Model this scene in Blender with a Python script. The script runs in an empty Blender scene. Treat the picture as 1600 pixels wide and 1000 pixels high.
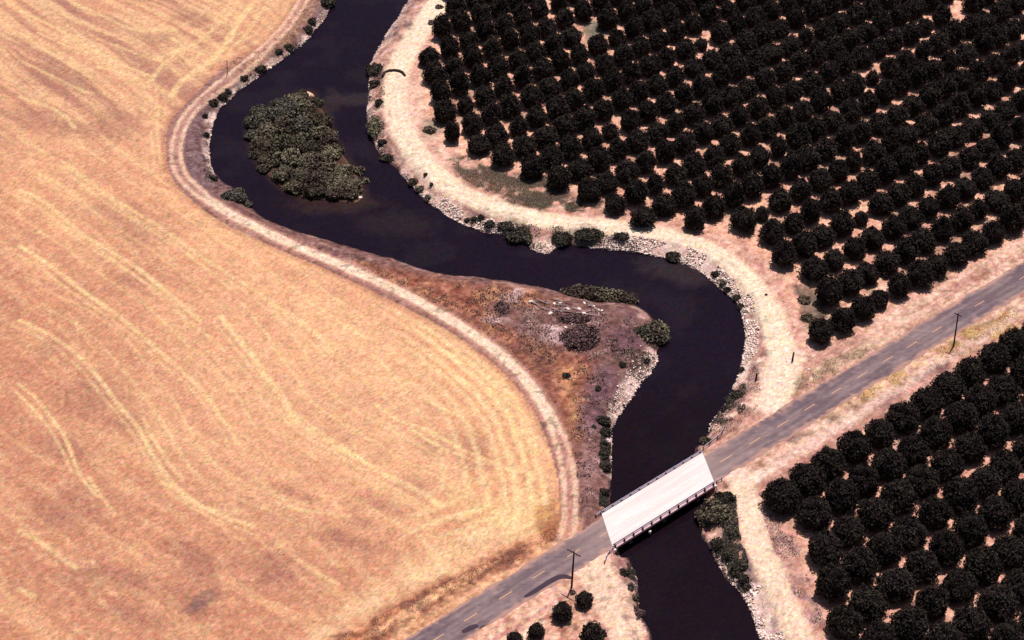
import bpy, math, random
import numpy as np
from mathutils import Vector

C = bpy.context.scene.collection
PI = math.pi

# ------------------------------------------------------------------ camera, light, exposure
CAMH = 305.0
DEP = math.radians(40)
FPX = 3000.0
CY = -CAMH / math.tan(DEP)
cd = bpy.data.cameras.new("camera")
cam = bpy.data.objects.new("camera", cd); C.objects.link(cam)
cd.sensor_width = 36; cd.lens = FPX / 1600 * 36
cd.clip_start = 1; cd.clip_end = 9000
cam.location = (0, CY, CAMH)
cam.rotation_euler = (math.radians(50), 0, 0)
bpy.context.scene.camera = cam

SUN_EL, SUN_AZ = math.radians(74), math.radians(24)      # azimuth clockwise from +Y
w = bpy.data.worlds.new("World"); bpy.context.scene.world = w; w.use_nodes = True
nt = w.node_tree; bg = nt.nodes["Background"]
sky = nt.nodes.new("ShaderNodeTexSky"); sky.sky_type = 'NISHITA'; sky.sun_disc = False
sky.sun_elevation = SUN_EL; sky.sun_rotation = SUN_AZ
sky.air_density = 1.0; sky.dust_density = 2.5
nt.links.new(sky.outputs[0], bg.inputs[0]); bg.inputs[1].default_value = 0.05
sd = bpy.data.lights.new("sun", 'SUN'); sd.energy = 5.0; sd.angle = math.radians(0.5); sd.color = (1.0, 0.93, 0.86)
so = bpy.data.objects.new("sun", sd); C.objects.link(so)
dirv = Vector((math.sin(SUN_AZ) * math.cos(SUN_EL), math.cos(SUN_AZ) * math.cos(SUN_EL), math.sin(SUN_EL)))
so.rotation_euler = dirv.to_track_quat('Z', 'Y').to_euler(); so.location = (0, 0, 200)
vs = bpy.context.scene.view_settings
vs.view_transform = 'Standard'; vs.look = 'None'; vs.gamma = 1; vs.exposure = 0.04
bpy.context.scene.display_settings.display_device = 'sRGB'

# ------------------------------------------------------------------ helpers
rng = np.random.default_rng(11); random.seed(5)
_s, _c = math.sin(DEP), math.cos(DEP)
def W(x, y, z=0.0):                      # photo pixel -> point on the level z
    u = (x - 800) / FPX; v = (500 - y) / FPX
    D = (u, _c + v * _s, -_s + v * _c); t = (z - CAMH) / D[2]
    return (D[0] * t, CY + D[1] * t)
def pix(X, Y, Z=0.0):                    # world -> photo pixel
    dy = Y - CY; dz = Z - CAMH
    dep = dy * _c - dz * _s; up = dy * _s + dz * _c
    return 800 + FPX * X / dep, 500 - FPX * up / dep
def WL(pts, z=0.0): return [W(a, b, z) for a, b in pts]
def lin(c):
    c = c / 255.0
    return c / 12.92 if c <= .04045 else ((c + .055) / 1.055) ** 2.4
KL = (1.47, 1.40, 1.33)                    # light falling on level ground, so that albedo * KL = picture value
def alb(r, g, b): return np.array([lin(r) / KL[0], lin(g) / KL[1], lin(b) / KL[2]])

def inpoly(X, Y, P):
    r = np.zeros(X.shape, bool); n = len(P)
    for i in range(n):
        x0, y0 = P[i]; x1, y1 = P[(i + 1) % n]
        if y0 == y1: continue
        c = ((y0 > Y) != (y1 > Y)) & (X < (x1 - x0) * (Y - y0) / (y1 - y0) + x0)
        r ^= c
    return r
def pldist(X, Y, P, closed=False, cap=1e9, side=False):
    d = np.full(X.shape, cap * 1.0)
    n = len(P)
    if cap < 1e8:
        A = np.array(P); m = (X > A[:, 0].min() - cap) & (X < A[:, 0].max() + cap) & (Y > A[:, 1].min() - cap) & (Y < A[:, 1].max() + cap)
        xs, ys = X[m], Y[m]
    else: m = None; xs, ys = X, Y
    b = np.full(xs.shape, cap * 1.0) ** 2
    sg = np.ones(xs.shape) if side else None
    for i in range(n if closed else n - 1):
        x0, y0 = P[i]; x1, y1 = P[(i + 1) % n]
        dx, dy = x1 - x0, y1 - y0; L = dx * dx + dy * dy + 1e-9
        t = np.clip(((xs - x0) * dx + (ys - y0) * dy) / L, 0, 1)
        q = (xs - x0 - t * dx) ** 2 + (ys - y0 - t * dy) ** 2
        if side:
            cr = dx * (ys - y0) - dy * (xs - x0); sg = np.where(q < b, np.sign(cr), sg)
        b = np.minimum(b, q)
    b = np.sqrt(b)
    if side: b = b * sg
    if m is None: return b
    d[m] = b; return d
def smooth(P, it=2, closed=False):
    P = [tuple(p) for p in P]
    for _ in range(it):
        Q = [] if closed else [P[0]]
        n = len(P)
        for i in range(n if closed else n - 1):
            a, b = P[i], P[(i + 1) % n]
            Q.append((a[0] * .75 + b[0] * .25, a[1] * .75 + b[1] * .25)); Q.append((a[0] * .25 + b[0] * .75, a[1] * .25 + b[1] * .75))
        if not closed: Q.append(P[-1])
        P = Q
    return P
_tab = rng.random((256, 256))
def vnoise(X, Y, s, ox=0.0):
    x = X / s + ox * 7.31 + 500; y = Y / s + ox * 3.77 + 500
    xi = np.floor(x).astype(int); yi = np.floor(y).astype(int); fx = x - xi; fy = y - yi
    fx = fx * fx * (3 - 2 * fx); fy = fy * fy * (3 - 2 * fy)
    a = _tab[xi % 256, yi % 256]; b = _tab[(xi + 1) % 256, yi % 256]; c = _tab[xi % 256, (yi + 1) % 256]; d = _tab[(xi + 1) % 256, (yi + 1) % 256]
    return (a * (1 - fx) + b * fx) * (1 - fy) + (c * (1 - fx) + d * fx) * fy
def fbm(X, Y, s, o=4, ox=0.0):
    r = 0; a = 1; t = 0
    for k in range(o): r = r + a * vnoise(X, Y, s / 2 ** k, ox + k * 1.7); t += a; a *= .55
    return r / t
def sm(x, a, b):
    t = np.clip((x - a) / (b - a), 0, 1); return t * t * (3 - 2 * t)

def tag(o, label=None, cat=None, group=None, kind=None):
    if label: o['label'] = label
    if cat: o['category'] = cat
    if group: o['group'] = group
    if kind: o['kind'] = kind
    return o
def empty(name, loc, rz=0):
    o = bpy.data.objects.new(name, None); C.objects.link(o); o.location = loc; o.rotation_euler = (0, 0, rz); o.empty_display_size = .5
    return o
def npmesh(name, V, F, mat, parent=None, col=None, smooth_=False, loc=None):
    me = bpy.data.meshes.new(name)
    V = np.asarray(V, np.float32); F = np.asarray(F, np.int32); k = F.shape[1]
    me.vertices.add(len(V)); me.vertices.foreach_set('co', V.ravel())
    me.loops.add(F.size); me.loops.foreach_set('vertex_index', F.ravel())
    me.polygons.add(len(F)); me.polygons.foreach_set('loop_start', np.arange(0, F.size, k, dtype=np.int32))
    me.polygons.foreach_set('loop_total', np.full(len(F), k, np.int32))
    if smooth_: me.polygons.foreach_set('use_smooth', np.ones(len(F), bool))
    me.update(calc_edges=True)
    if col is not None:
        a = me.color_attributes.new('albedo', 'FLOAT_COLOR', 'POINT')
        c = np.ones((len(V), 4), np.float32); c[:, :3] = col; a.data.foreach_set('color', c.ravel())
    me.materials.append(mat)
    o = bpy.data.objects.new(name, me); C.objects.link(o)
    if parent: o.parent = parent
    if loc: o.location = loc
    return o
class MB:
    def __init__(s): s.v = []; s.f = []
    def box(s, c, sz, rz=0.0, ax=None):
        ux, uy, uz = (np.array(a, float) for a in (ax if ax is not None else ((math.cos(rz), math.sin(rz), 0), (-math.sin(rz), math.cos(rz), 0), (0, 0, 1))))
        n = len(s.v); c = np.array(c, float)
        for k in (-.5, .5):
            for j in (-.5, .5):
                for i in (-.5, .5): s.v.append(tuple(c + ux * sz[0] * i + uy * sz[1] * j + uz * sz[2] * k))
        for q in ((0, 2, 3, 1), (4, 5, 7, 6), (0, 1, 5, 4), (2, 6, 7, 3), (0, 4, 6, 2), (1, 3, 7, 5)): s.f.append([n + a for a in q])
    def bar(s, a, b, w_, h):
        a = np.array(a, float); b = np.array(b, float); d = b - a; L = np.linalg.norm(d); ux = d / L
        up = np.array([0, 0, 1.0]) if abs(ux[2]) < .9 else np.array([1.0, 0, 0])
        uy = np.cross(up, ux); uy /= np.linalg.norm(uy); uz = np.cross(ux, uy)
        s.box((a + b) / 2, (L, w_, h), ax=(ux, uy, uz))
    def tube(s, P, R, n=8, cap=True):
        P = [np.array(p, float) for p in P]; rings = []
        for i, p in enumerate(P):
            d = P[min(i + 1, len(P) - 1)] - P[max(i - 1, 0)]; d /= np.linalg.norm(d)
            up = np.array([0, 0, 1.0]) if abs(d[2]) < .8 else np.array([0, 1.0, 0])
            a = np.cross(up, d); a /= np.linalg.norm(a); b = np.cross(d, a)
            r = R[i] if hasattr(R, '__len__') else R; k = len(s.v)
            for j in range(n): s.v.append(tuple(p + r * (math.cos(2 * PI * j / n) * a + math.sin(2 * PI * j / n) * b)))
            rings.append(k)
        for q in range(len(rings) - 1):
            for j in range(n): s.f.append([rings[q] + j, rings[q] + (j + 1) % n, rings[q + 1] + (j + 1) % n, rings[q + 1] + j])
        if cap:
            s.f.append([rings[0] + j for j in range(n)][::-1]); s.f.append([rings[-1] + j for j in range(n)])
    def sweep(s, P, prof):               # profile (across, z) swept along a level path
        P = [np.array(p, float) for p in P]; k0 = len(s.v); m = len(prof)
        for i, p in enumerate(P):
            d = P[min(i + 1, len(P) - 1)] - P[max(i - 1, 0)]; d[2] = 0; d /= np.linalg.norm(d); nrm = np.array([-d[1], d[0], 0])
            for a, z in prof: s.v.append(tuple(p + nrm * a + np.array([0, 0, z])))
        for i in range(len(P) - 1):
            for j in range(m): s.f.append([k0 + i * m + j, k0 + i * m + (j + 1) % m, k0 + (i + 1) * m + (j + 1) % m, k0 + (i + 1) * m + j])
        s.f.append([k0 + j for j in range(m)][::-1]); s.f.append([k0 + (len(P) - 1) * m + j for j in range(m)])
    def build(s, name, mat, parent=None, bevel=0.0):
        me = bpy.data.meshes.new(name); me.from_pydata(s.v, [], s.f); me.update(); me.materials.append(mat)
        o = bpy.data.objects.new(name, me); C.objects.link(o)
        if parent: o.parent = parent
        if bevel:
            m = o.modifiers.new('bevel', 'BEVEL'); m.width = bevel; m.segments = 2; m.limit_method = 'ANGLE'
        return o

# ------------------------------------------------------------------ materials
def material(name, col=(.5, .5, .5), rough=.9, spec=.2, attr=False, fine=(), bump=None, rand=0.0, noise=0.0, nscale=2.0, metal=0.0, tint=None, leafvar=False):
    """attr: base colour from the albedo attribute; fine: (scale, amount) noises that modulate it; bump: (scale, distance)"""
    m = bpy.data.materials.new(name); m.use_nodes = True; n = m.node_tree.nodes; l = m.node_tree.links
    b = n['Principled BSDF']; b.inputs['Roughness'].default_value = rough; b.inputs['Specular IOR Level'].default_value = spec; b.inputs['Metallic'].default_value = metal
    tc = n.new('ShaderNodeTexCoord'); geo = n.new('ShaderNodeNewGeometry')
    pos = geo.outputs['Position']
    if attr:
        a = n.new('ShaderNodeAttribute'); a.attribute_name = 'albedo'; cur = a.outputs['Color']
    else:
        a = n.new('ShaderNodeRGB'); a.outputs[0].default_value = (*col, 1); cur = a.outputs[0]
    def mul(cur, fac):
        x = n.new('ShaderNodeVectorMath'); x.operation = 'SCALE'; l.new(cur, x.inputs[0]); l.new(fac, x.inputs['Scale']); return x.outputs[0]
    for i, (sc, am) in enumerate(fine):
        t = n.new('ShaderNodeTexNoise'); t.inputs['Scale'].default_value = sc; t.inputs['Detail'].default_value = 3; t.inputs['Roughness'].default_value = .65
        l.new(pos, t.inputs['Vector'])
        r = n.new('ShaderNodeMapRange'); r.inputs[1].default_value = .28; r.inputs[2].default_value = .72; r.inputs[3].default_value = 1 - am; r.inputs[4].default_value = 1 + am
        l.new(t.outputs[0], r.inputs[0]); cur = mul(cur, r.outputs[0])
    if tint is not None:                 # second colour mixed in by a coarse noise
        t = n.new('ShaderNodeTexNoise'); t.inputs['Scale'].default_value = tint[1]; t.inputs['Detail'].default_value = 2; l.new(pos, t.inputs['Vector'])
        r = n.new('ShaderNodeMapRange'); r.inputs[1].default_value = .4; r.inputs[2].default_value = .62; l.new(t.outputs[0], r.inputs[0])
        x = n.new('ShaderNodeMix'); x.data_type = 'RGBA'; l.new(r.outputs[0], x.inputs[0]); l.new(cur, x.inputs[6]); x.inputs[7].default_value = (*tint[0], 1); cur = x.outputs[2]
    if leafvar:                          # every leaf clump its own shade
        r = n.new('ShaderNodeMapRange'); r.inputs[3].default_value = .55; r.inputs[4].default_value = 1.55; l.new(geo.outputs['Random Per Island'], r.inputs[0]); cur = mul(cur, r.outputs[0])
    if rand:
        oi = n.new('ShaderNodeObjectInfo'); r = n.new('ShaderNodeMapRange'); r.inputs[3].default_value = 1 - rand; r.inputs[4].default_value = 1 + rand
        l.new(oi.outputs['Random'], r.inputs[0]); cur = mul(cur, r.outputs[0])
    l.new(cur, b.inputs['Base Color'])
    if bump:
        t = n.new('ShaderNodeTexNoise'); t.inputs['Scale'].default_value = bump[0]; t.inputs['Detail'].default_value = 4; l.new(pos, t.inputs['Vector'])
        u = n.new('ShaderNodeBump'); u.inputs['Distance'].default_value = bump[1]; u.inputs['Strength'].default_value = 1; l.new(t.outputs[0], u.inputs['Height']); l.new(u.outputs[0], b.inputs['Normal'])
    return m
M = {}
M['soil'] = material('soil', attr=True, rough=.95, spec=.1, fine=((.9, .14), (2.6, .24), (8, .16)), bump=(2.2, .2))
M['field'] = material('field', attr=True, rough=.95, spec=.1, fine=((1.6, .13), (3.4, .22), (9, .16)), bump=(3.5, .14))
M['bank'] = material('bank', attr=True, rough=.95, spec=.1, fine=((.7, .16), (2.5, .26), (7, .2)), bump=(1.3, .5))
M['asphalt'] = material('asphalt', attr=True, rough=.85, spec=.25, fine=((.5, .06), (3, .09), (12, .12)), bump=(9, .02))
M['concrete'] = material('concrete', col=(.60, .585, .59), rough=.85, fine=((.35, .05), (2, .07), (7, .05)), bump=(5, .01), tint=((.57, .50, .50), .3))
M['curb'] = material('curb_concrete', col=tuple(alb(222, 180, 184)), rough=.9, fine=((.8, .12), (4, .1)))
M['girder'] = material('girder_concrete', col=tuple(alb(120, 96, 100)), rough=.9, fine=((.8, .12), (4, .1)))
M['steel'] = material('galvanised_steel', col=(.33, .31, .42), rough=.5, metal=.35, fine=((2, .08),))
M['paint'] = material('road_paint', col=tuple(alb(236, 178, 134)), rough=.8, fine=((6, .2),))
M['wood'] = material('creosoted_wood', col=(.035, .018, .018), rough=.85, fine=((3, .2),))
M['woodpost'] = material('guard_post_wood', col=(.05, .028, .038), rough=.85, fine=((3, .2),))
M['palewood'] = material('bleached_wood', col=tuple(alb(176, 146, 144)), rough=.85, rand=.3, fine=((3, .2),))
M['bark'] = material('bark', col=(.05, .032, .028), rough=.9, fine=((4, .2),))
M['rock'] = material('pale_rock', col=tuple(np.clip(alb(255, 224, 210), 0, .72)), rough=.9, fine=((.9, .25), (3, .18)), bump=(3, .05), leafvar=True)
M['citrus'] = material('orchard_leaves', col=(.0215, .0140, .0155), rough=.75, spec=.08, rand=.15, leafvar=True, tint=((.033, .0275, .022), .5))
M['core'] = material('crown_core', col=(.010, .006, .007), rough=1, spec=0)  # near-black filler inside crowns and shrubs, added to block light between leaves
M['olive'] = material('willow_leaves', col=(.15, .132, .09), rough=.75, spec=.08, rand=.4, leafvar=True, tint=((.085, .062, .05), .12))
M['greyleaf'] = material('grey_willow_leaves', col=(.125, .112, .085), rough=.75, spec=.08, rand=.15, leafvar=True, tint=((.09, .08, .07), .4))
M['darkshrub'] = material('dark_shrub_leaves', col=(.055, .047, .038), rough=.75, spec=.08, rand=.3, leafvar=True)
M['brush'] = material('dry_brush_twigs', col=(.16, .095, .098), rough=.9, spec=.05, rand=.15, leafvar=True)
M['weed'] = material('weeds', col=(.15, .10, .075), rough=.9, spec=.05, leafvar=True, tint=((.10, .09, .06), .12))
M['straw'] = material('dry_weeds', col=(.33, .17, .11), rough=.9, spec=.05, leafvar=True, tint=((.2, .12, .1), .15))

# wear on the deck runs along the traffic
_n = M['concrete'].node_tree; _t = [n for n in _n.nodes if n.type == 'TEX_NOISE' and abs(n.inputs['Scale'].default_value - .3) < 1e-4][0]
_src = _t.inputs['Vector'].links[0].from_socket; _m = _n.nodes.new('ShaderNodeVectorRotate'); _m.rotation_type = 'Z_AXIS'; _m.inputs['Angle'].default_value = -math.radians(38.9)
_k = _n.nodes.new('ShaderNodeVectorMath'); _k.operation = 'MULTIPLY'; _k.inputs[1].default_value = (.12, 2.6, 1); _n.links.new(_src, _m.inputs['Vector']); _n.links.new(_m.outputs[0], _k.inputs[0]); _n.links.new(_k.outputs[0], _t.inputs['Vector'])
# water
def water_mat():
    m = bpy.data.materials.new('river_water'); m.use_nodes = True; n = m.node_tree.nodes; l = m.node_tree.links; b = n['Principled BSDF']
    a = n.new('ShaderNodeAttribute'); a.attribute_name = 'albedo'; l.new(a.outputs['Color'], b.inputs['Base Color'])
    b.inputs['Roughness'].default_value = .12; b.inputs['IOR'].default_value = 1.33; b.inputs['Specular IOR Level'].default_value = .2
    g = n.new('ShaderNodeNewGeometry')
    mp = n.new('ShaderNodeMapping'); mp.inputs['Scale'].default_value = (1, 1, 1); l.new(g.outputs['Position'], mp.inputs['Vector'])
    t = n.new('ShaderNodeTexNoise'); t.inputs['Scale'].default_value = .9; t.inputs['Detail'].default_value = 5; t.inputs['Roughness'].default_value = .6; l.new(mp.outputs[0], t.inputs['Vector'])
    u = n.new('ShaderNodeBump'); u.inputs['Distance'].default_value = .018; l.new(t.outputs[0], u.inputs['Height']); l.new(u.outputs[0], b.inputs['Normal'])
    return m
M['water'] = water_mat()

# ------------------------------------------------------------------ traced outlines (photo pixels -> world)
ZW = -2.5
WBANK = [(523,0),(510,25),(497,42),(482,60),(465,75),(447,88),(430,101),(412,113),(400,124),(385,133),(370,144),(355,158),(341,172),(333,190),(329,210),(327,235),(328,255),(334,272),(350,284),(365,294),(380,308),(392,322),(402,335),(420,346),(440,353),(470,363),(500,372),(530,381),(555,388),(590,398),(620,406),(635,411),(660,421),(700,429),(740,433),(780,437),(815,443),(850,449),(885,460),(930,470),(975,472),(1000,481),(1015,490),(1024,503),(1029,520),(1031,536),(1027,548),(1028,562),(1021,573),(1012,588),(998,603),(985,622),(972,640),(962,655),(957,672),(956,700),(955,740),(954,770),(953,790)]
WB2 = [(981,858),(985,884),(994,899),(1000,920),(998,946),(1003,962),(1011,980),(1018,1000),(1032,1050),(1060,1120)]
EBANK = [(637,0),(627,18),(615,35),(605,50),(595,68),(585,85),(579,97),(576,112),(575,130),(577,150),(574,170),(573,190),(577,210),(585,226),(593,240),(603,252),(618,264),(628,274),(640,290),(652,302),(665,313),(681,324),(700,339),(720,350),(740,358),(765,364),(785,367),(800,373),(820,381),(832,391),(845,397),(858,396),(866,388),(880,384),(900,384),(925,387),(960,391),(990,394),(1020,400),(1050,406),(1080,416),(1100,430),(1118,445),(1135,459),(1150,472),(1158,487),(1163,510),(1165,530),(1162,550),(1158,570),(1152,590),(1145,606),(1139,620),(1130,636),(1120,649),(1109,662),(1109,674),(1102,684),(1094,693),(1086,703)]
EB2 = [(1092,783),(1088,808),(1098,838),(1108,856),(1123,885),(1136,908),(1153,920),(1163,933),(1176,960),(1182,984),(1188,1000),(1212,1050),(1245,1120)]
wb = [(180, 1500), (60, 600)] + WL([(650, -230), (590, -110)], ZW) + WL(WBANK, ZW) + WL(WB2, ZW) + [(70, -300), (250, -1500)]
eb = [(260, 1500), (110, 600)] + WL([(760, -230), (695, -105)], ZW) + WL(EBANK, ZW) + WL(EB2, ZW) + [(110, -300), (300, -1500)]
def wob(P, a=.35):
    out = []
    for i, (x, y) in enumerate(P): out.append((x + a * (vnoise(np.array([x]), np.array([y]), 2.1, 3)[0] - .5) * 2, y + a * (vnoise(np.array([x]), np.array([y]), 2.1, 9)[0] - .5) * 2))
    return out
wb = wob(smooth(wb, 1)); eb = wob(smooth(eb, 1))
RIVER = wb + eb[::-1]
ISLAND = smooth(WL([(388,190),(400,175),(430,164),(455,152),(478,141),(492,148),(503,170),(515,195),(520,215),(530,235),(545,255),(560,278),(570,300),(564,314),(545,318),(520,312),(480,310),(450,300),(425,280),(405,255),(392,228)], ZW), 1, True)

FIELD = WL([(520,-90),(467,-2),(452,25),(437,45),(415,68),(398,80),(370,90),(340,112),(310,142),(288,164),(270,182),(260,206),(259,240),(264,272),(283,298),(310,322),(350,350),(400,373),(450,396),(500,417),(560,444),(620,474),(680,504),(730,537),(775,570),(808,604),(835,642),(852,682),(866,722),(875,765),(875,805),(866,836),(848,846),(800,866),(750,888),(700,908),(640,938),(580,970),(540,992),(500,1012),(380,1080)])
FIELD_EDGE = smooth(FIELD, 1)
FIELD_POLY = FIELD_EDGE + [(-900, -700), (-2500, -700), (-2500, 2500), (0, 2500)]
TRK_W = smooth(WL([(545,-110),(490,-25),(472,5),(447,43),(412,77),(377,107),(347,129),(317,154),(294,178),(280,205),(274,235),(277,262),(291,284),(320,309),(360,335),(400,355),(450,379),(500,400),(560,426),(620,453),(670,479),(720,509),(765,540),(800,569),(829,602),(852,637),(870,672),(882,707),(889,745),(892,790),(888,828),(880,850)]), 2)
TRK_E = smooth(WL([(760,-120),(700,-20),(664,35),(640,72),(622,105),(616,140),(620,180),(637,225),(668,262),(710,298),(770,325),(840,343),(900,351),(960,355),(1020,364),(1080,380),(1125,401),(1158,427),(1184,458),(1204,492),(1218,528),(1226,570),(1222,600),(1205,630)]), 2)
TRK_S = smooth(WL([(1150,738),(1163,765),(1172,805),(1186,855),(1208,905),(1230,955),(1250,1005),(1290,1100),(1340,1200)]), 2)
TRK_P = smooth(WL([(915,872),(935,900),(955,930),(972,965),(985,1010),(1010,1100)]), 2)
ORCH = WL([(735,-60),(690,60),(655,100),(668,190),(700,238),(790,266),(905,300),(1040,345),(1165,376),(1215,425),(1262,520),(1290,545),(1420,470),(1570,385),(1800,260)]) + [(900, 400), (400, 900)]
ORCH2 = WL([(1195,770),(1290,705),(1420,630),(1550,545),(1750,430)]) + [(500, 0), (500, -500)] + WL([(1420,1200),(1330,1060),(1290,990),(1262,900),(1240,830)])

# road centre line from the painted dashes
RZ = .15
DASH = [(1600,432.5),(1530,473),(1464,515),(1425,539),(1387,562),(1347.5,586),(1307,611),(1265,636.5),(1223,662),(1179.5,688),(1135,716),(946,833),(896,862),(842,899),(790,931),(735,965),(684,996)]
dw = np.array(WL(DASH, RZ))
pf = np.polyfit(dw[:, 0], dw[:, 1], 2)
RX0, RX1 = -900.0, 900.0
def rc(x):
    lo, hi = dw[:, 0].min() - 5, dw[:, 0].max() + 5
    xc = np.clip(x, lo, hi); y = np.polyval(pf, xc); sl = 2 * pf[0] * xc + pf[1]
    return y + sl * (x - xc)
ROAD = [(x, float(rc(x))) for x in np.concatenate([[-900, -400, -200], np.arange(-120, 261, 4.0), [400, 900]])]
# bridge corners
DZ = .19
BLt, BLb, BRt, BRb = [np.array(W(*p, DZ)) for p in ((939.5, 801), (957.5, 855.5), (1097, 709), (1117, 752))]
bu = (BRt + BRb - BLt - BLb) / 2; BLEN = np.hypot(*bu); bu /= BLEN; bn = np.array([-bu[1], bu[0]])
BC = (BRt + BRb + BLt + BLb) / 4

# ------------------------------------------------------------------ terrain
STEP = .45
def axis(a, b):
    c = np.arange(a, b + STEP, STEP); g = []; s = STEP; v = 0
    while v < 3200: s *= 1.17; v += s; g.append(v)
    g = np.array(g); return np.concatenate([(a - g)[::-1], c, c[-1] + g])
ax_, ay_ = axis(-172, 178), axis(-118, 172)
NX, NY = len(ax_), len(ay_)
GX, GY = np.meshgrid(ax_, ay_); X = GX.ravel(); Y = GY.ravel()
near = (X > -330) & (X < 330) & (Y > -260) & (Y < 330)
sdv = np.full(X.shape, 60.0)
band = near | ((np.abs(X - 150) < 330))
inR = inpoly(X, Y, RIVER)
dd_ = pldist(X[band], Y[band], wb); dd2 = pldist(X[band], Y[band], eb)
dmin = np.full(X.shape, 60.0); dmin[band] = np.minimum(dd_, dd2)
sdv = np.where(inR, -dmin, dmin)          # + on land
inI = inpoly(X, Y, ISLAND); dI = pldist(X, Y, ISLAND, True, cap=30.0)
sdI = np.where(inI, dI, -dI)
jit = fbm(X, Y, 3.0, 3, 2.0) - .5
slope = .52 + .25 * (fbm(X, Y, 18, 2, 5) - .5)
d1 = sdv + jit * .5 * (sdv < 12)
Z = np.where(d1 > 0, ZW + np.minimum(d1 * slope, -ZW + .0), ZW + np.maximum(d1 * .45, -1.8))
Z = np.where(d1 > 0, np.minimum(Z, 0), Z)
tp = sm(d1 * slope, 1.6, 3.6)             # round off the top of the bank
Z = np.where(d1 > 0, Z * (1 - tp) + (-.0) * tp, Z)
Z = np.where(inR, np.maximum(Z, np.where(sdI > -4, ZW - .0 + np.clip(sdI * .35, -1.8, .7), -9)), Z)
# point bar where the shore is pale sand
# road embankment
dR = pldist(X, Y, ROAD, cap=40.0, side=True); aR = np.abs(dR)
al = (X - BC[0]) * bu[0] + (Y - BC[1]) * bu[1]; ac = (X - BC[0]) * bn[0] + (Y - BC[1]) * bn[1]
skew = ((BLb - BLt) @ bu) / ((BLb - BLt) @ bn)          # end lines are skewed
al2 = al - ac * skew
onspan = (np.abs(al2) < BLEN / 2 - .3)
emb = -np.maximum(0, aR - 5.2) * .75
Z = np.where(~onspan & (aR < 12), np.maximum(Z, np.maximum(emb, -6)), Z)
Z = Z - np.where(onspan & (aR < 7) & (sdv > 0), sm(7 - aR, 0, 1.5) * .9, 0)
Z = Z + np.where((aR > 6) & (d1 > 1) & near, (fbm(X, Y, 6, 3, 8) - .5) * .25, 0)
Z = Z + np.where((d1 > 0) & (d1 < 9) & (aR > 6), (fbm(X, Y, 1.6, 3, 4) - .5) * .5, 0)

# ---- albedo
dE = pldist(X, Y, TRK_E, cap=20.0)
A = np.zeros((len(X), 3))
PXc, PYc = pix(X, Y, Z)
inF = inpoly(X, Y, FIELD_POLY)
west = (PXc < 0) | False
wd = pldist(X, Y, wb, cap=400.0, side=True)            # side of the west bank line tells west from east
isW = wd < 0
if not isW[np.argmin(np.hypot(X + 100, Y))]: isW = ~isW
isW = isW & ~inR
n40, n12, n4, n1 = fbm(X, Y, 40, 4, 1), fbm(X, Y, 12, 4, 2), fbm(X, Y, 4, 3, 3), fbm(X, Y, 1.3, 2, 4)
def mix(mask, col, idx=None):
    global A
    k = np.clip(mask, 0, 1)[:, None]; A = A * (1 - k) + np.asarray(col) * k
def blob(cx, cy, rx, ry, ang=0, soft=.5, z=0):          # soft ellipse given in photo pixels
    wx, wy = W(cx, cy, z); sx = abs(W(cx + rx, cy, z)[0] - wx); sy = abs(W(cx, cy + ry, z)[1] - wy)
    c, s = math.cos(ang), math.sin(ang); dx, dy = X - wx, Y - wy
    q = np.sqrt(((dx * c + dy * s) / sx) ** 2 + ((-dx * s + dy * c) / sy) ** 2) + (n4 - .5) * .7 + (n1 - .5) * .5
    return 1 - sm(q, 1 - soft, 1 + soft)
def pol(pts, soft=1.5, z=0):
    P = WL(pts, z); i = inpoly(X, Y, P); d = pldist(X, Y, P, True, cap=12.0); q = np.where(i, d, -d) + (n4 - .5) * 3 + (n1 - .5) * 2
    return sm(q, -soft, soft)
# east side: pinkish dirt everywhere
base_e = alb(228, 170, 149)
A[:] = base_e
mix(sm(n12, .40, .65) * .35, alb(208, 148, 130)); mix(sm(n4, .5, .72) * .32, alb(184, 126, 112)); mix(sm(n1, .5, .8) * .45, alb(248, 204, 180)); mix(sm(.5 - n1, .1, .35) * .4, alb(186, 128, 112))
inO = inpoly(X, Y, ORCH) | inpoly(X, Y, ORCH2)
mix(inO * .8, alb(240, 178, 150)); mix(inO * sm(n12, .55, .7) * .6, alb(150, 122, 105)); mix(inO * sm(n4, .55, .75) * .45, alb(196, 132, 122))
inO2 = inpoly(X, Y, ORCH2); mix(inO2 * .4, alb(205, 142, 126))
# west bank: grey-purple brush ground with dry orange grass
wbz = isW & ~inF
mix(wbz * 1.0, alb(138, 96, 88)); mix(wbz * sm(n12, .45, .6) * .6, alb(128, 92, 90)); mix(wbz * sm(n4, .52, .7) * .55, alb(198, 152, 142)); mix(wbz * sm(n1, .55, .8) * .5, alb(92, 60, 68))
og = pol([(560,412),(640,425),(700,436),(770,445),(830,455),(870,470),(840,480),(800,470),(770,490),(800,520),(850,545),(905,550),(925,570),(915,610),(900,650),(905,690),(900,720),(888,690),(872,650),(842,602),(800,555),(740,508),(660,465),(600,435)], 2.5)
mix(wbz * og * .85, alb(170, 104, 82)); mix(wbz * og * sm(n4, .5, .7) * .8, alb(212, 146, 106)); mix(wbz * og * sm(n1, .5, .72) * .6, alb(118, 68, 62)); mix(wbz * og * sm(n1, .4, .2) * .3, alb(228, 164, 130))
mix(wbz * pol([(870,560),(905,575),(893,612),(902,655),(890,660),(872,600)], 1.5) * .75 * (.4 + n4), alb(222, 158, 112))
mix(wbz * pol([(810,520),(860,548),(895,560),(870,592),(835,580),(800,545)], 2) * .6, alb(132, 82, 70))
for b in ((798,466,16,9),(812,455,10,6),(868,525,20,12),(775,500,20,6),(862,512,14,5)): mix(wbz * blob(*b) * .8, alb(208, 168, 164))
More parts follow.
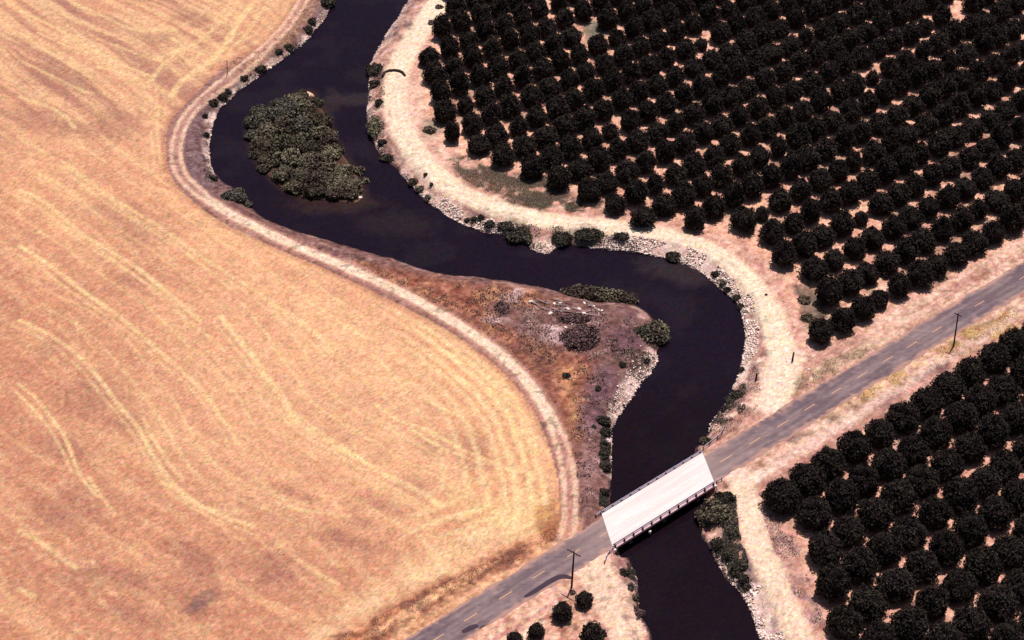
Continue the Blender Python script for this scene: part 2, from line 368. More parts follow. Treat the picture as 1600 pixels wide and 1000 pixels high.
for b in ((782,478,16,11),(905,497,26,10),(975,530,30,20),(940,600,22,24),(930,660,18,40)): mix(wbz * blob(*b) * .6, alb(116, 80, 92))
mix(wbz * blob(925, 720, 22, 60) * .6, alb(162, 116, 112))
# west shore top-left, above the track
mix(wbz * pol([(398,84),(440,50),(470,0),(520,-80),(560,-80),(500,20),(430,85),(380,130)], 2) * .4, alb(150, 120, 124))
ub = wbz * sm(330 - PYc, 0, 60); mix(ub * .6, alb(128, 98, 102)); mix(ub * sm(n4, .5, .68) * .4, alb(104, 76, 82)); mix(ub * sm(n1, .55, .75) * .4, alb(176, 140, 138))
g1 = wbz * (1 - sm(pldist(X, Y, FIELD_EDGE, cap=20.0), 1, 4.5)); mix(g1 * .45, alb(196, 138, 122))
gb = wbz * sm(130 - PYc, 0, 40) * (1 - sm(pldist(X, Y, TRK_W, cap=20.0), 3, 7)); mix(gb * .5 * (.3 + n4), alb(214, 154, 112))
# east riverside strip between water and track
es = (~isW) & ~inR & (sdv < 7)
mix(es * sm(7 - sdv, 0, 3) * .55, alb(196, 146, 134)); mix(es * sm(n4, .5, .68) * .55, alb(150, 108, 104)); mix(es * sm(n1, .5, .75) * .45, alb(240, 206, 190))
for b in ((640,40,12,55,.1),(615,55,14,34,.2)): mix(blob(*b) * .75 * (sm(n4, .35, .55)), alb(130, 104, 108))
# field
fm = inF * 1.0
fx = (X - 60) / 120
mix(fm, alb(240, 178, 137))
ca, sa = math.cos(-.77), math.sin(-.77)
U_ = X * ca + Y * sa; V_ = -X * sa + Y * ca; wv = (n40 - .5) * 11
st1 = fbm(U_ / 9, (V_ + wv), 4.5, 3, 6); st2 = fbm(U_ / 14, V_ + wv * 1.3, 1.7, 2, 7)
mix(fm * sm(.5 - (PXc - 430) / 800 + (PYc - 560) / 700, .3, 1.0) * .85, alb(200, 135, 108))
mix(fm * sm(n40, .5, .7) * .3, alb(204, 142, 112)); mix(fm * sm(n12, .54, .74) * .3, alb(190, 130, 108))
mix(fm * sm(st1, .55, .75) * .25, alb(246, 194, 146)); mix(fm * sm(.5 - st1, .0, .16) * .3, alb(196, 134, 110)); mix(fm * sm(st2, .52, .7) * .28, alb(250, 200, 150)); mix(fm * sm(.5 - st2, .02, .2) * .3, alb(200, 138, 112))
mix(fm * sm(n1, .5, .8) * .3, alb(242, 194, 152)); mix(fm * sm(n4, .55, .8) * .3, alb(192, 136, 114))
mix(fm * blob(600, 600, 330, 190, soft=.9) * .4, alb(250, 196, 152))
tl = fm * sm(240 - PYc, -60, 120) * sm(420 - PXc, -120, 100)
mix(tl * .35, alb(214, 158, 128)); mix(tl * sm(st1, .45, .6) * .5, alb(172, 120, 108)); st3 = fbm(U_ / 16, V_ + wv * .8, 2.6, 2, 13); mix(tl * sm(st3, .52, .66) * .45, alb(250, 204, 156)); mix(tl * sm(.5 - st3, .04, .16) * .4, alb(168, 118, 106)); mix(tl * sm(st2, .55, .75) * .35, alb(246, 200, 150))
for b in ((100,200,26,11),(185,190,34,16),(300,28,34,10),(250,60,30,9),(95,120,55,16),(150,205,60,10),(170,330,46,16),(215,365,40,16),(205,440,34,12),(60,180,34,12),(150,620,60,30),(200,660,30,14),(85,540,24,14),(100,800,52,26),(130,900,40,20),(300,945,44,18),(315,890,28,22),(290,860,34,14),(430,880,44,22),(600,790,44,12),(560,815,30,9),(680,700,30,16),(735,690,28,16),(740,720,30,20),(650,760,34,14),(520,840,28,12),(560,850,44,12),(430,900,30,14),(100,700,44,16),(210,960,60,14),(460,770,30,9),(200,905,60,16)):
    mix(fm * blob(*b, ang=-.4, soft=.75) * .42, alb(158, 104, 94))
for b in ((320,935,26,10),(325,925,9,5),(302,950,20,7)): mix(fm * blob(*b, ang=.5) * .5, alb(122, 92, 92))
# swaths and wheel marks left in the stubble
SW = [([(30,295),(75,318),(118,356),(160,386),(195,405),(232,432),(265,462),(310,500)],1.1,.75),
([(30,385),(60,402),(98,430),(130,455),(180,490),(205,508),(235,537),(270,570),(300,592),(326,622),(346,652),(358,672),(372,695)],1.0,.8),
([(100,252),(145,286),(178,312),(238,348),(282,378),(302,392),(338,416),(382,442),(420,470),(455,498),(490,520),(520,548)],1.1,.6),
([(345,495),(372,528),(398,562),(418,592),(442,622),(454,650),(480,672),(520,694),(560,716),(600,740),(640,762),(690,790)],1.3,.85),
([(458,645),(500,672),(540,702),(580,728)],.8,.6),
([(28,500),(75,520),(110,545),(140,572),(165,606),(190,636),(214,665),(234,700),(250,732),(270,757),(300,782),(350,806),(392,822)],1.0,.75),
([(225,650),(245,690),(262,722),(285,750)],.8,.6),
([(28,600),(60,626),(85,657),(106,692),(122,737),(150,775)],.7,.85),([(28,612),(56,640),(80,672),(100,710),(112,738)],.6,.8),
([(140,745),(158,775),(178,800)],.7,.7),([(30,830),(55,842),(90,868),(118,885)],1,.6),([(28,922),(52,932)],1.1,.5),
([(588,556),(608,578),(634,608),(642,615)],.8,.7),([(655,618),(690,636),(706,646),(716,651)],.7,.9),
([(588,632),(620,656),(668,672),(710,694),(758,716),(800,738)],.8,.85),([(640,668),(690,700),(735,716),(752,724)],.7,.7),
([(530,502),(555,518),(572,530)],.7,.6),([(615,485),(660,520),(690,545),(712,565)],.8,.45),([(700,550),(730,572),(770,606),(800,642)],.9,.8),([(675,555),(720,590),(770,620),(800,650)],.7,.45),
([(500,540),(540,566),(580,600),(620,640)],.9,.3),([(420,470),(470,500),(520,540)],.9,.35),
([(620,470),(690,512),(748,560),(796,612),(826,662),(838,710),(832,750),(806,782),(760,808)],1.0,.65),([(650,500),(720,548),(780,612),(812,668),(822,715),(812,750),(780,780),(720,812)],.8,.5),
([(800,665),(818,700),(815,735),(800,745)],.8,.6),([(690,760),(720,782),(735,800)],.8,.5),([(530,770),(600,805),(650,835),(690,870)],1.0,.35),
([(32,18),(68,34),(100,50),(135,72),(175,92),(215,112),(240,118)],1.0,.6),([(60,50),(100,70),(135,82)],.8,.6),([(30,50),(60,70),(105,100),(140,120)],.8,.5),([(105,40),(140,66),(160,85)],.7,.5),
([(32,152),(72,166),(100,182),(118,200)],1.0,.6),([(32,95),(70,112),(130,142),(145,147)],.8,.55),([(150,105),(190,112),(215,122)],.9,.6),([(185,145),(225,170),(250,195),(262,200)],1.0,.5),([(30,215),(55,230),(85,248)],.8,.5),
([(110,3),(150,20),(180,35),(220,52),(250,45),(275,48)],1.0,.5),([(180,70),(230,90),(250,95)],1.0,.5),([(270,60),(290,75),(272,82),(250,90)],1.2,.6),
([(395,5),(375,30),(352,70),(330,95),(305,112),(280,130),(268,148)],1.7,.85),([(370,5),(340,40),(300,72),(275,82),(250,105),(228,135)],1.4,.45),([(420,0),(405,25),(385,55),(360,78)],1.0,.6),
([(245,140),(246,180),(246,220),(252,262)],.8,.5),([(236,205),(240,235),(243,262)],.6,.55),([(255,140),(258,180)],.6,.4),
([(290,338),(300,330),(315,328),(330,340),(370,358)],.9,.45),([(120,500),(122,535)],.5,.35),([(132,495),(134,530)],.5,.35),
([(260,755),(285,775),(310,795),(370,800)],1.4,.45),([(430,785),(480,800),(520,805),(548,806)],1.0,.45),([(400,750),(440,775),(480,790)],1,.4),([(430,850),(460,872),(500,900),(530,912)],.9,.4)]
SW += [([(x + ox, y + oy) for x, y in pts], .7, .42) for pts, hw, k in SW[:8] for ox, oy in ((30, -24), (-9, 8), (58, -40)) if len(pts) > 6]
for pts, hw, k in SW:
    d = pldist(X, Y, smooth(wob(WL(pts), .5), 2), cap=6.0)
    mix(fm * (1 - sm(d + (n1 - .5) * .5, hw * .15, hw * 1.0)) * k * np.clip(.38 + .85 * n4 + .4 * (n1 - .5), 0, 1), alb(255, 218, 160))
hd = pldist(X, Y, FIELD_EDGE, cap=60.0)
tip = sm(PXc, 560, 700) * (1 - sm(PYc, 830, 850))
for q, k in ((3.5,.5),(6.2,.6),(9.5,.6),(12,.45),(16,.5),(20,.4),(25,.3)): mix(fm * tip * (1 - sm(np.abs(hd + (n12 - .5) * 3 - q), .2, 1.1)) * k, alb(255, 220, 165))
top = sm(150 - PYc, 0, 60) * sm(PXc, 180, 330)
for q in (3, 6.5, 10, 15, 20, 26): mix(fm * top * (1 - sm(np.abs(hd + (n12 - .5) * 4 - q),   .2, 1.2)) * .22 * n4 * 2, alb(255, 216, 160))
for q in (4.8, 7.8, 11, 14, 18): mix(fm * tip * (1 - sm(np.abs(hd + (n12 - .5) * 3 - q), .1, .8)) * .3, alb(214, 152, 104))
hb = pol([(470,1010),(560,930),(640,880),(700,850),(760,812),(830,770),(858,785),(850,812),(780,850),(700,895),(620,930),(540,985)], 3)
mix(fm * hb * (.2 + .7 * n4), alb(255, 214, 166))
mix(fm * (1 - sm(hd, .4, 2.2)) * sm(PXc, 230, 260) * (PYc < 700) * .45, alb(176, 112, 92))
mix(fm * pol([(700,760),(790,790),(850,760),(868,800),(800,820),(740,830)], 3) * .3, alb(255, 214, 150))
# rough brown strip beside the road and the verge next to the asphalt
vs_ = (~inF) & isW & (dR > -60) & (PYc > 780) & (PXc < 905) & (pldist(X, Y, ROAD, cap=60.0) < 40)
vs_ = (isW & ~inF & (PXc < 910)) * sm(PYc + (n4 - .5) * 30, 806, 846)
mix(vs_ * 1.0, alb(226, 166, 128)); mix(vs_ * sm(n4, .5, .7) * .5, alb(190, 128, 104))
bs = pol([(480,1030),(540,990),(600,958),(660,925),(720,897),(780,868),(830,846),(872,815),(872,838),(830,866),(780,892),(730,915),(680,945),(620,980),(560,1020)], 1.6)
mix(bs * .9, alb(196, 124, 90)); mix(bs * sm(n4, .42, .62) * .8, alb(138, 84, 72)); mix(bs * sm(n1, .5, .7) * .5, alb(112, 70, 66))
mix(vs_ * (1 - sm(np.abs(aR - 9.5), .5, 1.6)) * .6, alb(238, 178, 134))
# brown rough patch near the bridge corner of the field
cr = pol([(835,790),(874,770),(878,835),(850,850),(820,848)], 2.5); mix(cr * sm(n4, .35, .6) * .7, alb(170, 108, 74)); mix(cr * sm(n1, .5, .7) * .5, alb(232, 178, 110))
# north verge of the road, east of the bridge
ev = (~isW) & (aR < 11) & (aR > 3) & ~inR
mix(ev * sm(11 - aR, 0, 3) * .6, alb(212, 160, 140)); mix(ev * sm(n4, .48, .62) * .5, alb(170, 128, 102)); mix(ev * sm(n1, .55, .75) * .5, alb(240, 194, 172))
rs_ = fbm((X * bu[0] + Y * bu[1]) / 14, (-X * bu[1] + Y * bu[0]), 1.6, 3, 31); nr = (~isW) & (aR > 4) & (aR < 22) & ~inR & (dE > 5)
mix(nr * sm(rs_, .5, .6) * .5, alb(178, 124, 112)); mix(nr * sm(.5 - rs_, .02, .14) * .4, alb(248, 206, 182))
gv = pol([(1222,618),(1245,590),(1262,575),(1300,560),(1345,545),(1375,545),(1350,565),(1300,585),(1258,605),(1238,622)], 1.5); mix(gv * sm(n4, .35, .6) * .6, alb(150, 126, 98)); mix(gv * sm(n1, .5, .7) * .4, alb(196, 164, 118))
gs = pol([(1285,650),(1330,612),(1380,590),(1420,560),(1480,530),(1560,492),(1600,480),(1600,520),(1540,545),(1480,560),(1460,580),(1420,600),(1370,615),(1320,640)], 1.5)
mix(gs * sm(n4, .36, .56) * .7, alb(196, 150, 90)); mix(gs * sm(n12, .5, .62) * .6, alb(128, 96, 88)); mix(gs * sm(n1, .5, .7) * .4, alb(226, 180, 104))
ds_ = pol([(1200,690),(1290,650),(1345,615),(1355,625),(1300,660),(1210,705)], 1.0); mix(ds_ * sm(n4, .4, .6) * .7, alb(140, 108, 96))
dk = pol([(1420,590),(1475,562),(1480,575),(1430,598)], 1.0); mix(dk * .8, alb(112, 76, 80))
mix(pol([(1360,634),(1440,586),(1480,575),(1440,600),(1380,640)], 1.0) * .5, alb(150, 104, 104))
lw = (~isW) & (dR < 0) & (aR > 5) & (PXc > 1180) & ~inO2
mix(lw * (1 - sm(np.abs(aR - 12), .4, 1.4)) * .45, alb(170, 118, 112)); mix(lw * (1 - sm(np.abs(aR - 9.0 - (n12 - .5) * 3), .6, 2.2)) * .45, alb(244, 204, 190))
mix(pol([(1200,762),(1240,735),(1300,700),(1330,690),(1290,715),(1240,750)], 1.2) * .6, alb(150, 102, 98))
# green weeds at the orchard edge
for p in ([(698,250),(730,243),(770,264),(800,270),(850,276),(885,290),(897,310),(872,322),(845,327),(800,318),(760,302),(725,280)], [(868,320),(905,314),(935,308),(948,318),(935,329),(890,331)],
          [(1237,443),(1262,440),(1285,468),(1292,490),(1268,512),(1252,492)], [(1180,862),(1205,870),(1190,885)], [(655,200),(672,185),(690,198),(684,212),(665,216)]):
    g = pol(p, 1.6); mix(g * sm(n4, .25, .42) * .95, alb(106, 90, 80)); mix(g * sm(n1, .5, .7) * .5, alb(92, 84, 70)); mix(g * sm(.5 - n12, .0, .14) * .4, alb(190, 140, 120))
mix(blob(930, 45, 22, 14) * .9, alb(118, 112, 96)); mix(blob(925, 60, 12, 14) * .8, alb(118, 112, 96)); mix(blob(1330, 150, 16, 6) * .5, alb(110, 100, 90))
for b in ((686,10,9,7),(675,36,9,12),(686,36,6,6),(660,22,6,12),(641,45,4,20)): mix(blob(*b) * .75, alb(140, 108, 108))
# lower right: dry grass between track and orchard
gr = pol([(1190,800),(1215,800),(1240,835),(1262,900),(1285,960),(1300,1010),(1275,1000),(1240,930),(1210,860)], 1.5); mix(gr * .6, alb(186, 134, 124)); mix(gr * sm(n4, .5, .64) * .7, alb(232, 184, 164)); mix(gr * sm(n1, .52, .7) * .6, alb(138, 100, 104))
mix(pol([(1160,850),(1175,880),(1196,925),(1215,985),(1222,1020),(1212,1020),(1200,985),(1184,930),(1160,880)], .8) * .8, alb(122, 100, 108))
mix(pol([(1172,895),(1185,930),(1200,985),(1190,985),(1175,940)], 1) * .5, alb(186, 140, 116))
# south-west corner below the road
sw2 = isW & ~inF & (dR < 0) & (PYc > 850); 
if sw2.sum() < 50: sw2 = isW & ~inF & (dR > 0) & (PYc > 850)
mix(sw2 * .8, alb(232, 176, 156)); mix(sw2 * sm(n4, .5, .66) * .5, alb(214, 150, 126)); mix(sw2 * sm(n1, .55, .75) * .5, alb(252, 214, 180))
mix(sw2 * (1 - sm(np.abs(aR - 8 - (n12 - .5)), .3, 1.0)) * .5, alb(190, 128, 120)); mix(sw2 * (1 - sm(np.abs(aR - 12.5), .3, 1.2)) * .4, alb(190, 130, 112))
mix(pol([(858,950),(880,985),(872,990),(852,962)], .5) * .5, alb(190, 124, 100))
mix(sw2 * (1 - sm(sdv, 2, 5)) * sm(n4, .4, .6) * .6, alb(150, 106, 104))
# wheel tracks
def track(P, hw, col, k, rut=0.0, rutw=.5, side_=None):
    d = pldist(X, Y, P, cap=20.0)
    if hw: mix((1 - sm(d + (n4 - .5) * 1.2 + (n1 - .5) * .8, hw - .8, hw + .9)) * k * (.7 + .5 * n12), col)
    if rut: mix((1 - sm(np.abs(d - rut) + (n1 - .5) * .5, rutw * .4, rutw * 1.3)) * .85, alb(255, 226, 200))
    return d
dE = track(TRK_E, 3.4, alb(252, 220, 190), .95)
mix((1 - sm(np.abs(dE - 1.1 - (n4 - .5) * .6), .1, .6)) * .5, alb(255, 232, 208)); mix((1 - sm(np.abs(dE - 5.2), .3, 1.1)) * .3, alb(196, 144, 128))
mix(pol([(1185,560),(1235,540),(1262,560),(1235,600),(1210,640),(1180,640),(1178,600)], 2.5) * .7, alb(250, 214, 190))
mix(pol([(610,115),(660,110),(670,180),(720,260),(700,265),(640,200)], 3) * .35, alb(248, 206, 182))
dS = track(TRK_S, 2.9, alb(250, 212, 184), .9); mix((1 - sm(np.abs(dS - 1.0), .1, .5)) * .4, alb(255, 228, 200))
mix(blob(1160, 742, 40, 14) * .6, alb(246, 204, 186))
dP = track(TRK_P, 4.0, alb(250, 208, 180), .8)
dWt = pldist(X, Y, TRK_W, cap=20.0); ptop = sm(PYc, 290, 330) * (1 - sm(PYc, 640, 700))
ww = .9 + .5 * ptop
mix((1 - sm(dWt + (n1 - .5) * .6, ww + .4, ww + 1.5)) * .55, alb(216, 156, 138))
mix((1 - sm(np.abs(dWt - 1.25 * (1 - ptop * .35)) + (n1 - .5) * .6, .3, .85)) * (.7), alb(244, 200, 170))
mix(ptop * (1 - sm(dWt + (n4 - .5) * .8, .7, 1.7)) * .75, alb(255, 222, 192))
# under the bridge and below water
mix(((d1 < .6) & (sdI < .1)) * 1.0, alb(84, 60, 58))
isl = sdI > -2; mix(isl * sm(sdI, -1, .6), alb(88, 62, 52)); mix(isl * sm(n4, .5, .7) * .5, alb(82, 60, 52))
mix(blob(483, 147, 9, 6, z=ZW) * 1.0, alb(250, 190, 150)); mix(blob(850, 389, 24, 9, z=ZW + .3) * (d1 > -.3) * .95, alb(255, 216, 196))

for pp, wd_ in (([(680,324),(700,339),(720,350),(740,358),(765,364),(785,367),(800,372)],3),([(628,274),(645,292),(660,308),(680,324)],1.5),([(920,387),(960,391),(990,394),(1020,400),(1050,406),(1080,416),(1100,430)],3.8),([(1100,430),(1118,445),(1135,459),(1150,472),(1158,487)],3),([(1158,487),(1163,510),(1165,530),(1162,550),(1158,570),(1150,595)],2.6),([(1028,556),(1021,573),(1012,588),(998,603),(985,622),(972,640),(962,655),(957,672),(956,735)],2.6),([(334,180),(330,200),(328,230),(329,255),(335,272)],1.4),([(520,6),(505,32),(490,50),(470,70),(447,88),(425,104),(405,120),(385,133),(365,149),(345,168)],1.2),([(1160,930),(1176,960),(1182,984),(1188,1000),(1200,1030)],3.6),([(640,0),(605,50),(585,85),(577,110),(575,160),(580,215),(600,250)],1.2)):
    d = pldist(X, Y, WL(pp, ZW), cap=12.0); mix((d1 > .1) * (1 - sm(d + (n4 - .5) * 3.5 + (n1 - .5) * 1.2, wd_ - 1, wd_ + .6)) * .85 * (.55 + .8 * n1), alb(246, 206, 192))
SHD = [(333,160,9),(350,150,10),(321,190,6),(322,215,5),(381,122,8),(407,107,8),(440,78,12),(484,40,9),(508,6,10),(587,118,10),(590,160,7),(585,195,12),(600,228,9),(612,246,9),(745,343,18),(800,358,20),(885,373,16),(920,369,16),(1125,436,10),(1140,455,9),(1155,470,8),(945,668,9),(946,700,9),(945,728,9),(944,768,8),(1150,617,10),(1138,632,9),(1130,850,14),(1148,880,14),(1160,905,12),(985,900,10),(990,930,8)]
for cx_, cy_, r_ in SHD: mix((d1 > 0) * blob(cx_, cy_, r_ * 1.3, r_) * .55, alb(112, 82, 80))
# ---- split the sheet into the named pieces of ground
idx = np.arange(NX * NY).reshape(NY, NX)
F = np.stack([idx[:-1, :-1], idx[:-1, 1:], idx[1:, 1:], idx[1:, :-1]], -1).reshape(-1, 4)
def fa(v): return v[F].mean(1)
fF = fa(inF * 1.0) > .5; fsd = fa(d1); fdW = fa(dWt); fdE = fa(dE); fdS = fa(dS); fO = fa(inO * 1.0) > .5; fW = fa(isW * 1.0) > .5
fdP = fa(pldist(X, Y, TRK_P, cap=20.0)); fI = fa(sdI)
zone = np.zeros(len(F), int)                             # 0 bare ground
zone[fO] = 1
zone[(fdE < 4.2) | (fdS < 3.6) | (fdP < 4.2)] = 2
zone[fF] = 3
zone[(fdW < 2.3)] = 2
zone[((fsd < 5) | (fW & ~fF & (fdW >= 2.3) & (fa(PYc) < 820))) & ~fF & (fdE >= 4.2) & (fdS >= 3.6) & (fdW >= 2.3)] = 4
zone[fsd < -.4] = 5
zone[(fI > -.5) & (fsd < 0)] = 6
VV = np.stack([X, Y, Z], 1)
A *= 1 + np.clip(rng.normal(size=(len(X), 1)) * .13 + rng.normal(size=A.shape) * .08, -.4, .4)
A *= 1 - fm[:, None] * np.array([.03, .065, .085]); nf = 1 - .75 * fm; _m = (fbm(X, Y, 2.6, 3, 17) - .5) * .55 + (fbm(X, Y, 1.1, 2, 19) - .5) * .85; _m = np.where(wbz > 0, _m * 1.35, _m) * np.where((dE < 4) | (dS < 3.2) | (dP < 4), .22, 1) * np.where(dWt < 3.2, .25, 1); A *= (1 + (_m * nf)[:, None] * np.array([.75, 1.0, 1.05]))
_sp = sm(fbm(X, Y, 1.5, 2, 23), .66, .78) * (wbz * .8 + es * .5 + (nr > 0) * .25); A *= 1 - .5 * np.clip(_sp, 0, 1)[:, None]
_g = (fbm(X, Y, .95, 1, 21) - .5)[:, None] * .22; A *= 1 + _g * np.array([.8, 1.0, 1.2])
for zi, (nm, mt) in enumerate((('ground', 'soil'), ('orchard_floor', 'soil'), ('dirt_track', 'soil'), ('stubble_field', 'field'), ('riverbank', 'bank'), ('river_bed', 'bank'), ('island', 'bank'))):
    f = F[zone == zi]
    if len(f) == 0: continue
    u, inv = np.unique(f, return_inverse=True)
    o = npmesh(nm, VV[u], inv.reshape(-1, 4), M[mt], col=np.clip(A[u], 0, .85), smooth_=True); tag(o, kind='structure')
# water
fw = F[(fa(sdv) < 2.2)]
u, inv = np.unique(fw, return_inverse=True)
wc = np.tile(np.array([.0085, .0045, .0105]), (len(X), 1))
def wmix(k, c):
    global wc
    k = np.clip(k, 0, 1)[:, None]; wc = wc * (1 - k) + np.array(c) * k
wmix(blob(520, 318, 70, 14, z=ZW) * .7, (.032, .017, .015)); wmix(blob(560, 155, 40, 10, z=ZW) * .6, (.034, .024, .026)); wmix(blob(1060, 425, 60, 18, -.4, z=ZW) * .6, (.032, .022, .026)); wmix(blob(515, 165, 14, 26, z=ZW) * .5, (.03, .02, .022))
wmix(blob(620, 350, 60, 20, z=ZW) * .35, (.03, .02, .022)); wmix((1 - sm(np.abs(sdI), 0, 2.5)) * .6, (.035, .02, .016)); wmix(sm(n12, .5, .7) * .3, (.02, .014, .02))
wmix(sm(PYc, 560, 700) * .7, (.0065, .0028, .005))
wc *= 1 + rng.normal(size=wc.shape) * .22
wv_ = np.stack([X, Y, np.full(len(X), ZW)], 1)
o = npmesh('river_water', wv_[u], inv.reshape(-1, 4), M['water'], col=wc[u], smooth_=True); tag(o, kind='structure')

# height of the ground anywhere (nearest grid vertex)
def gz(x, y):
    i = int(np.clip(np.searchsorted(ax_, x), 0, NX - 1)); j = int(np.clip(np.searchsorted(ay_, y), 0, NY - 1)); return float(Z[j * NX + i])
def sdat(x, y):
    i = int(np.clip(np.searchsorted(ax_, x), 0, NX - 1)); j = int(np.clip(np.searchsorted(ay_, y), 0, NY - 1)); return float(sdv[j * NX + i])
def on_ground(px, py, dz=0.0):           # where the pixel ray meets the ground
    z = 0.0
    for _ in range(6): x, y = W(px, py, z + dz); z = max(gz(x, y), ZW)
    return x, y, z

# ------------------------------------------------------------------ road
rx = np.concatenate([np.arange(-900, -130, 20.0), np.arange(-130, 270, .6), np.arange(270, 900, 20.0)])
ry = rc(rx); tx = np.gradient(rx); ty = np.gradient(ry); tl_ = np.hypot(tx, ty); nx_, ny_ = -ty / tl_, tx / tl_
prof = [-4.25, -3.95] + list(np.linspace(-3.6, 3.6, 19)) + [3.95, 4.25]
def road_piece(sel):
    r = len(prof); xs, ys = rx[sel], ry[sel]; nnx, nny = nx_[sel], ny_[sel]; ws = 1 + 0 * xs
    V = []; cols = []
    a = np.array(prof)
    xx = xs[:, None] + nnx[:, None] * a; yy = ys[:, None] + nny[:, None] * a
    ed = (fbm(xx, yy, 2.2, 3, 3) - .5) * 1.5 * (np.abs(a) > 3.7)
    xx = xx + nnx[:, None] * ed; yy = yy + nny[:, None] * ed
    zz = RZ - (a / 4) ** 2 * .05 - (np.abs(a) > 4.1) * .17 + 0 * xx
    k1 = fbm(xx, yy, 8, 3, 2); k2 = fbm(xx, yy, 1.5, 2, 5)
    col = np.tile(alb(136, 112, 113), xx.shape + (1,))
    along = (xx * bu[0] + yy * bu[1]); sn = fbm(along / 12, a[None] * 1.0 + 0 * xx, .8, 2, 4)
    def mx(k, c):
        nonlocal col
        k = np.clip(k, 0, 1)[..., None]; col = col * (1 - k) + np.array(c) * k
    mx(sm(sn, .45, .65) * .5, alb(162, 134, 132)); mx(sm(.5 - sn, .0, .18) * .5, alb(98, 78, 86)); mx(sm(k2, .5, .75) * .4, alb(158, 134, 134)); mx(sm(k1, .5, .7) * .4, alb(104, 84, 98)); col = col * (1 + rng.normal(size=xx.shape + (1,)) * .10)
    for q in (-2.9, -1.1, 1.1, 2.9): mx(np.exp(-((a - q) / .45) ** 2)[None] * .28 + 0 * xx, alb(96, 76, 92))
    mx(np.exp(-((a) / .35) ** 2)[None] * .3 + 0 * xx, alb(96, 76, 90))
    dd0 = (xx - BC[0]) * bu[0] + (yy - BC[1]) * bu[1]
    mx(sm(34 - np.abs(dd0), 0, 20) * .5 * (.5 + k1), alb(178, 148, 142)); mx(sm(np.abs(a)[None] + (k2 - .5) * 1.6 - 3.2, 0, .6) * .85, alb(196, 146, 132)); mx(sm(k2, .6, .8) * sm(np.abs(a) - 1.5, 0, 2)[None] * .5, alb(186, 142, 130))
    V = np.stack([xx, yy, zz], -1).reshape(-1, 3); n = len(xs)
    I = np.arange(n * r).reshape(n, r); Fq = np.stack([I[:-1, :-1], I[1:, :-1], I[1:, 1:], I[:-1, 1:]], -1).reshape(-1, 4)
    return V, Fq[:, ::-1], col.reshape(-1, 3)
V, Fq, col = road_piece(np.arange(len(rx)))
fc = V[Fq].mean(1); a_ = (fc[:, 0] - BC[0]) * bu[0] + (fc[:, 1] - BC[1]) * bu[1]; c_ = (fc[:, 0] - BC[0]) * bn[0] + (fc[:, 1] - BC[1]) * bn[1]
keep = np.abs(a_ - c_ * skew) > BLEN / 2 - .35
o = npmesh('asphalt_road', V, Fq[keep], M['asphalt'], col=np.clip(col, 0, .8), smooth_=True); tag(o, kind='structure')
# centre dashes
def road_at(x, off=0.0):
    y = float(rc(x)); e = .5; t = np.array([2 * e, float(rc(x + e) - rc(x - e))]); t /= np.hypot(*t); n = np.array([-t[1], t[0]])
    return np.array([x, y]) + n * off, t, n
mk = MB()
xs_d = list(dw[:, 0]); stp = 7.05
for k in range(1, 12): xs_d += [dw[:, 0].max() + stp * k, dw[:, 0].min() - stp * k]
for xd in xs_d:
    p, t, n = road_at(xd)
    L_ = 3.5 + random.uniform(-.2, .2)
    q = [p + t * a + n * b for a, b in ((-L_ / 2, -.09), (L_ / 2, -.09), (L_ / 2, .09), (-L_ / 2, .09))]
    k0 = len(mk.v)
    for v in q: mk.v.append((v[0], v[1], RZ + .012))
    mk.f.append([k0, k0 + 1, k0 + 2, k0 + 3])
tag(mk.build('road_marking', M['paint']), kind='structure')
faded = material('faded_road_paint', col=(.66, .50, .36), rough=.8, fine=((3, .2),))
# tar patches along the south edge
tar = material('fresh_tar', col=tuple(alb(72, 52, 66)), rough=.8, fine=((2, .15),))
tp_ = MB()
for pts in ([(819,933),(835,924),(858,909),(873,901),(884,900),(893,903)], [(722,988),(735,981),(747,977)]):
    P = smooth(WL(pts, RZ), 2); n = len(P); k0 = len(tp_.v)
    for i, p in enumerate(P):
        a = np.array(P[max(i - 1, 0)]); b = np.array(P[min(i + 1, n - 1)]); d = (b - a) / np.hypot(*(b - a)); nn = np.array([-d[1], d[0]]); h = .62 * math.sin(PI * (i + .6) / (n + .2)) ** .5
        for s in (-1, 1): q = np.array(p) + nn * h * s; tp_.v.append((q[0], q[1], RZ + .01))
    for i in range(n - 1): tp_.f.append([k0 + 2 * i, k0 + 2 * i + 2, k0 + 2 * i + 3, k0 + 2 * i + 1])
tag(tp_.build('tar_patch', tar), kind='structure')

# ------------------------------------------------------------------ bridge
br = empty('bridge', (BC[0], BC[1], 0))
tag(br, 'white concrete road bridge with railings over the dark river', 'bridge')
def bl(a, c, z): return np.array([bu[0] * a + bn[0] * c, bu[1] * a + bn[1] * c, z])      # local to the bridge empty
cN = ((BLt + BRt) / 2 - BC) @ bn; cS = ((BLb + BRb) / 2 - BC) @ bn
HL = BLEN / 2
def slab(mb, a0, a1, c0, c1, z0, z1):   # a skewed slab; its ends follow the skew
    k = len(mb.v)
    for z in (z0, z1):
        for a, c in ((a0, c0), (a1, c0), (a1, c1), (a0, c1)): mb.v.append(tuple(bl(a + c * skew, c, z)))
    for q in ((3, 2, 1, 0), (4, 5, 6, 7), (0, 1, 5, 4), (1, 2, 6, 5), (2, 3, 7, 6), (3, 0, 4, 7)): mb.f.append([k + i for i in q])
mb = MB(); slab(mb, -HL, HL, cS, cN, -.25, DZ); mb.build('deck', M['concrete'], br)
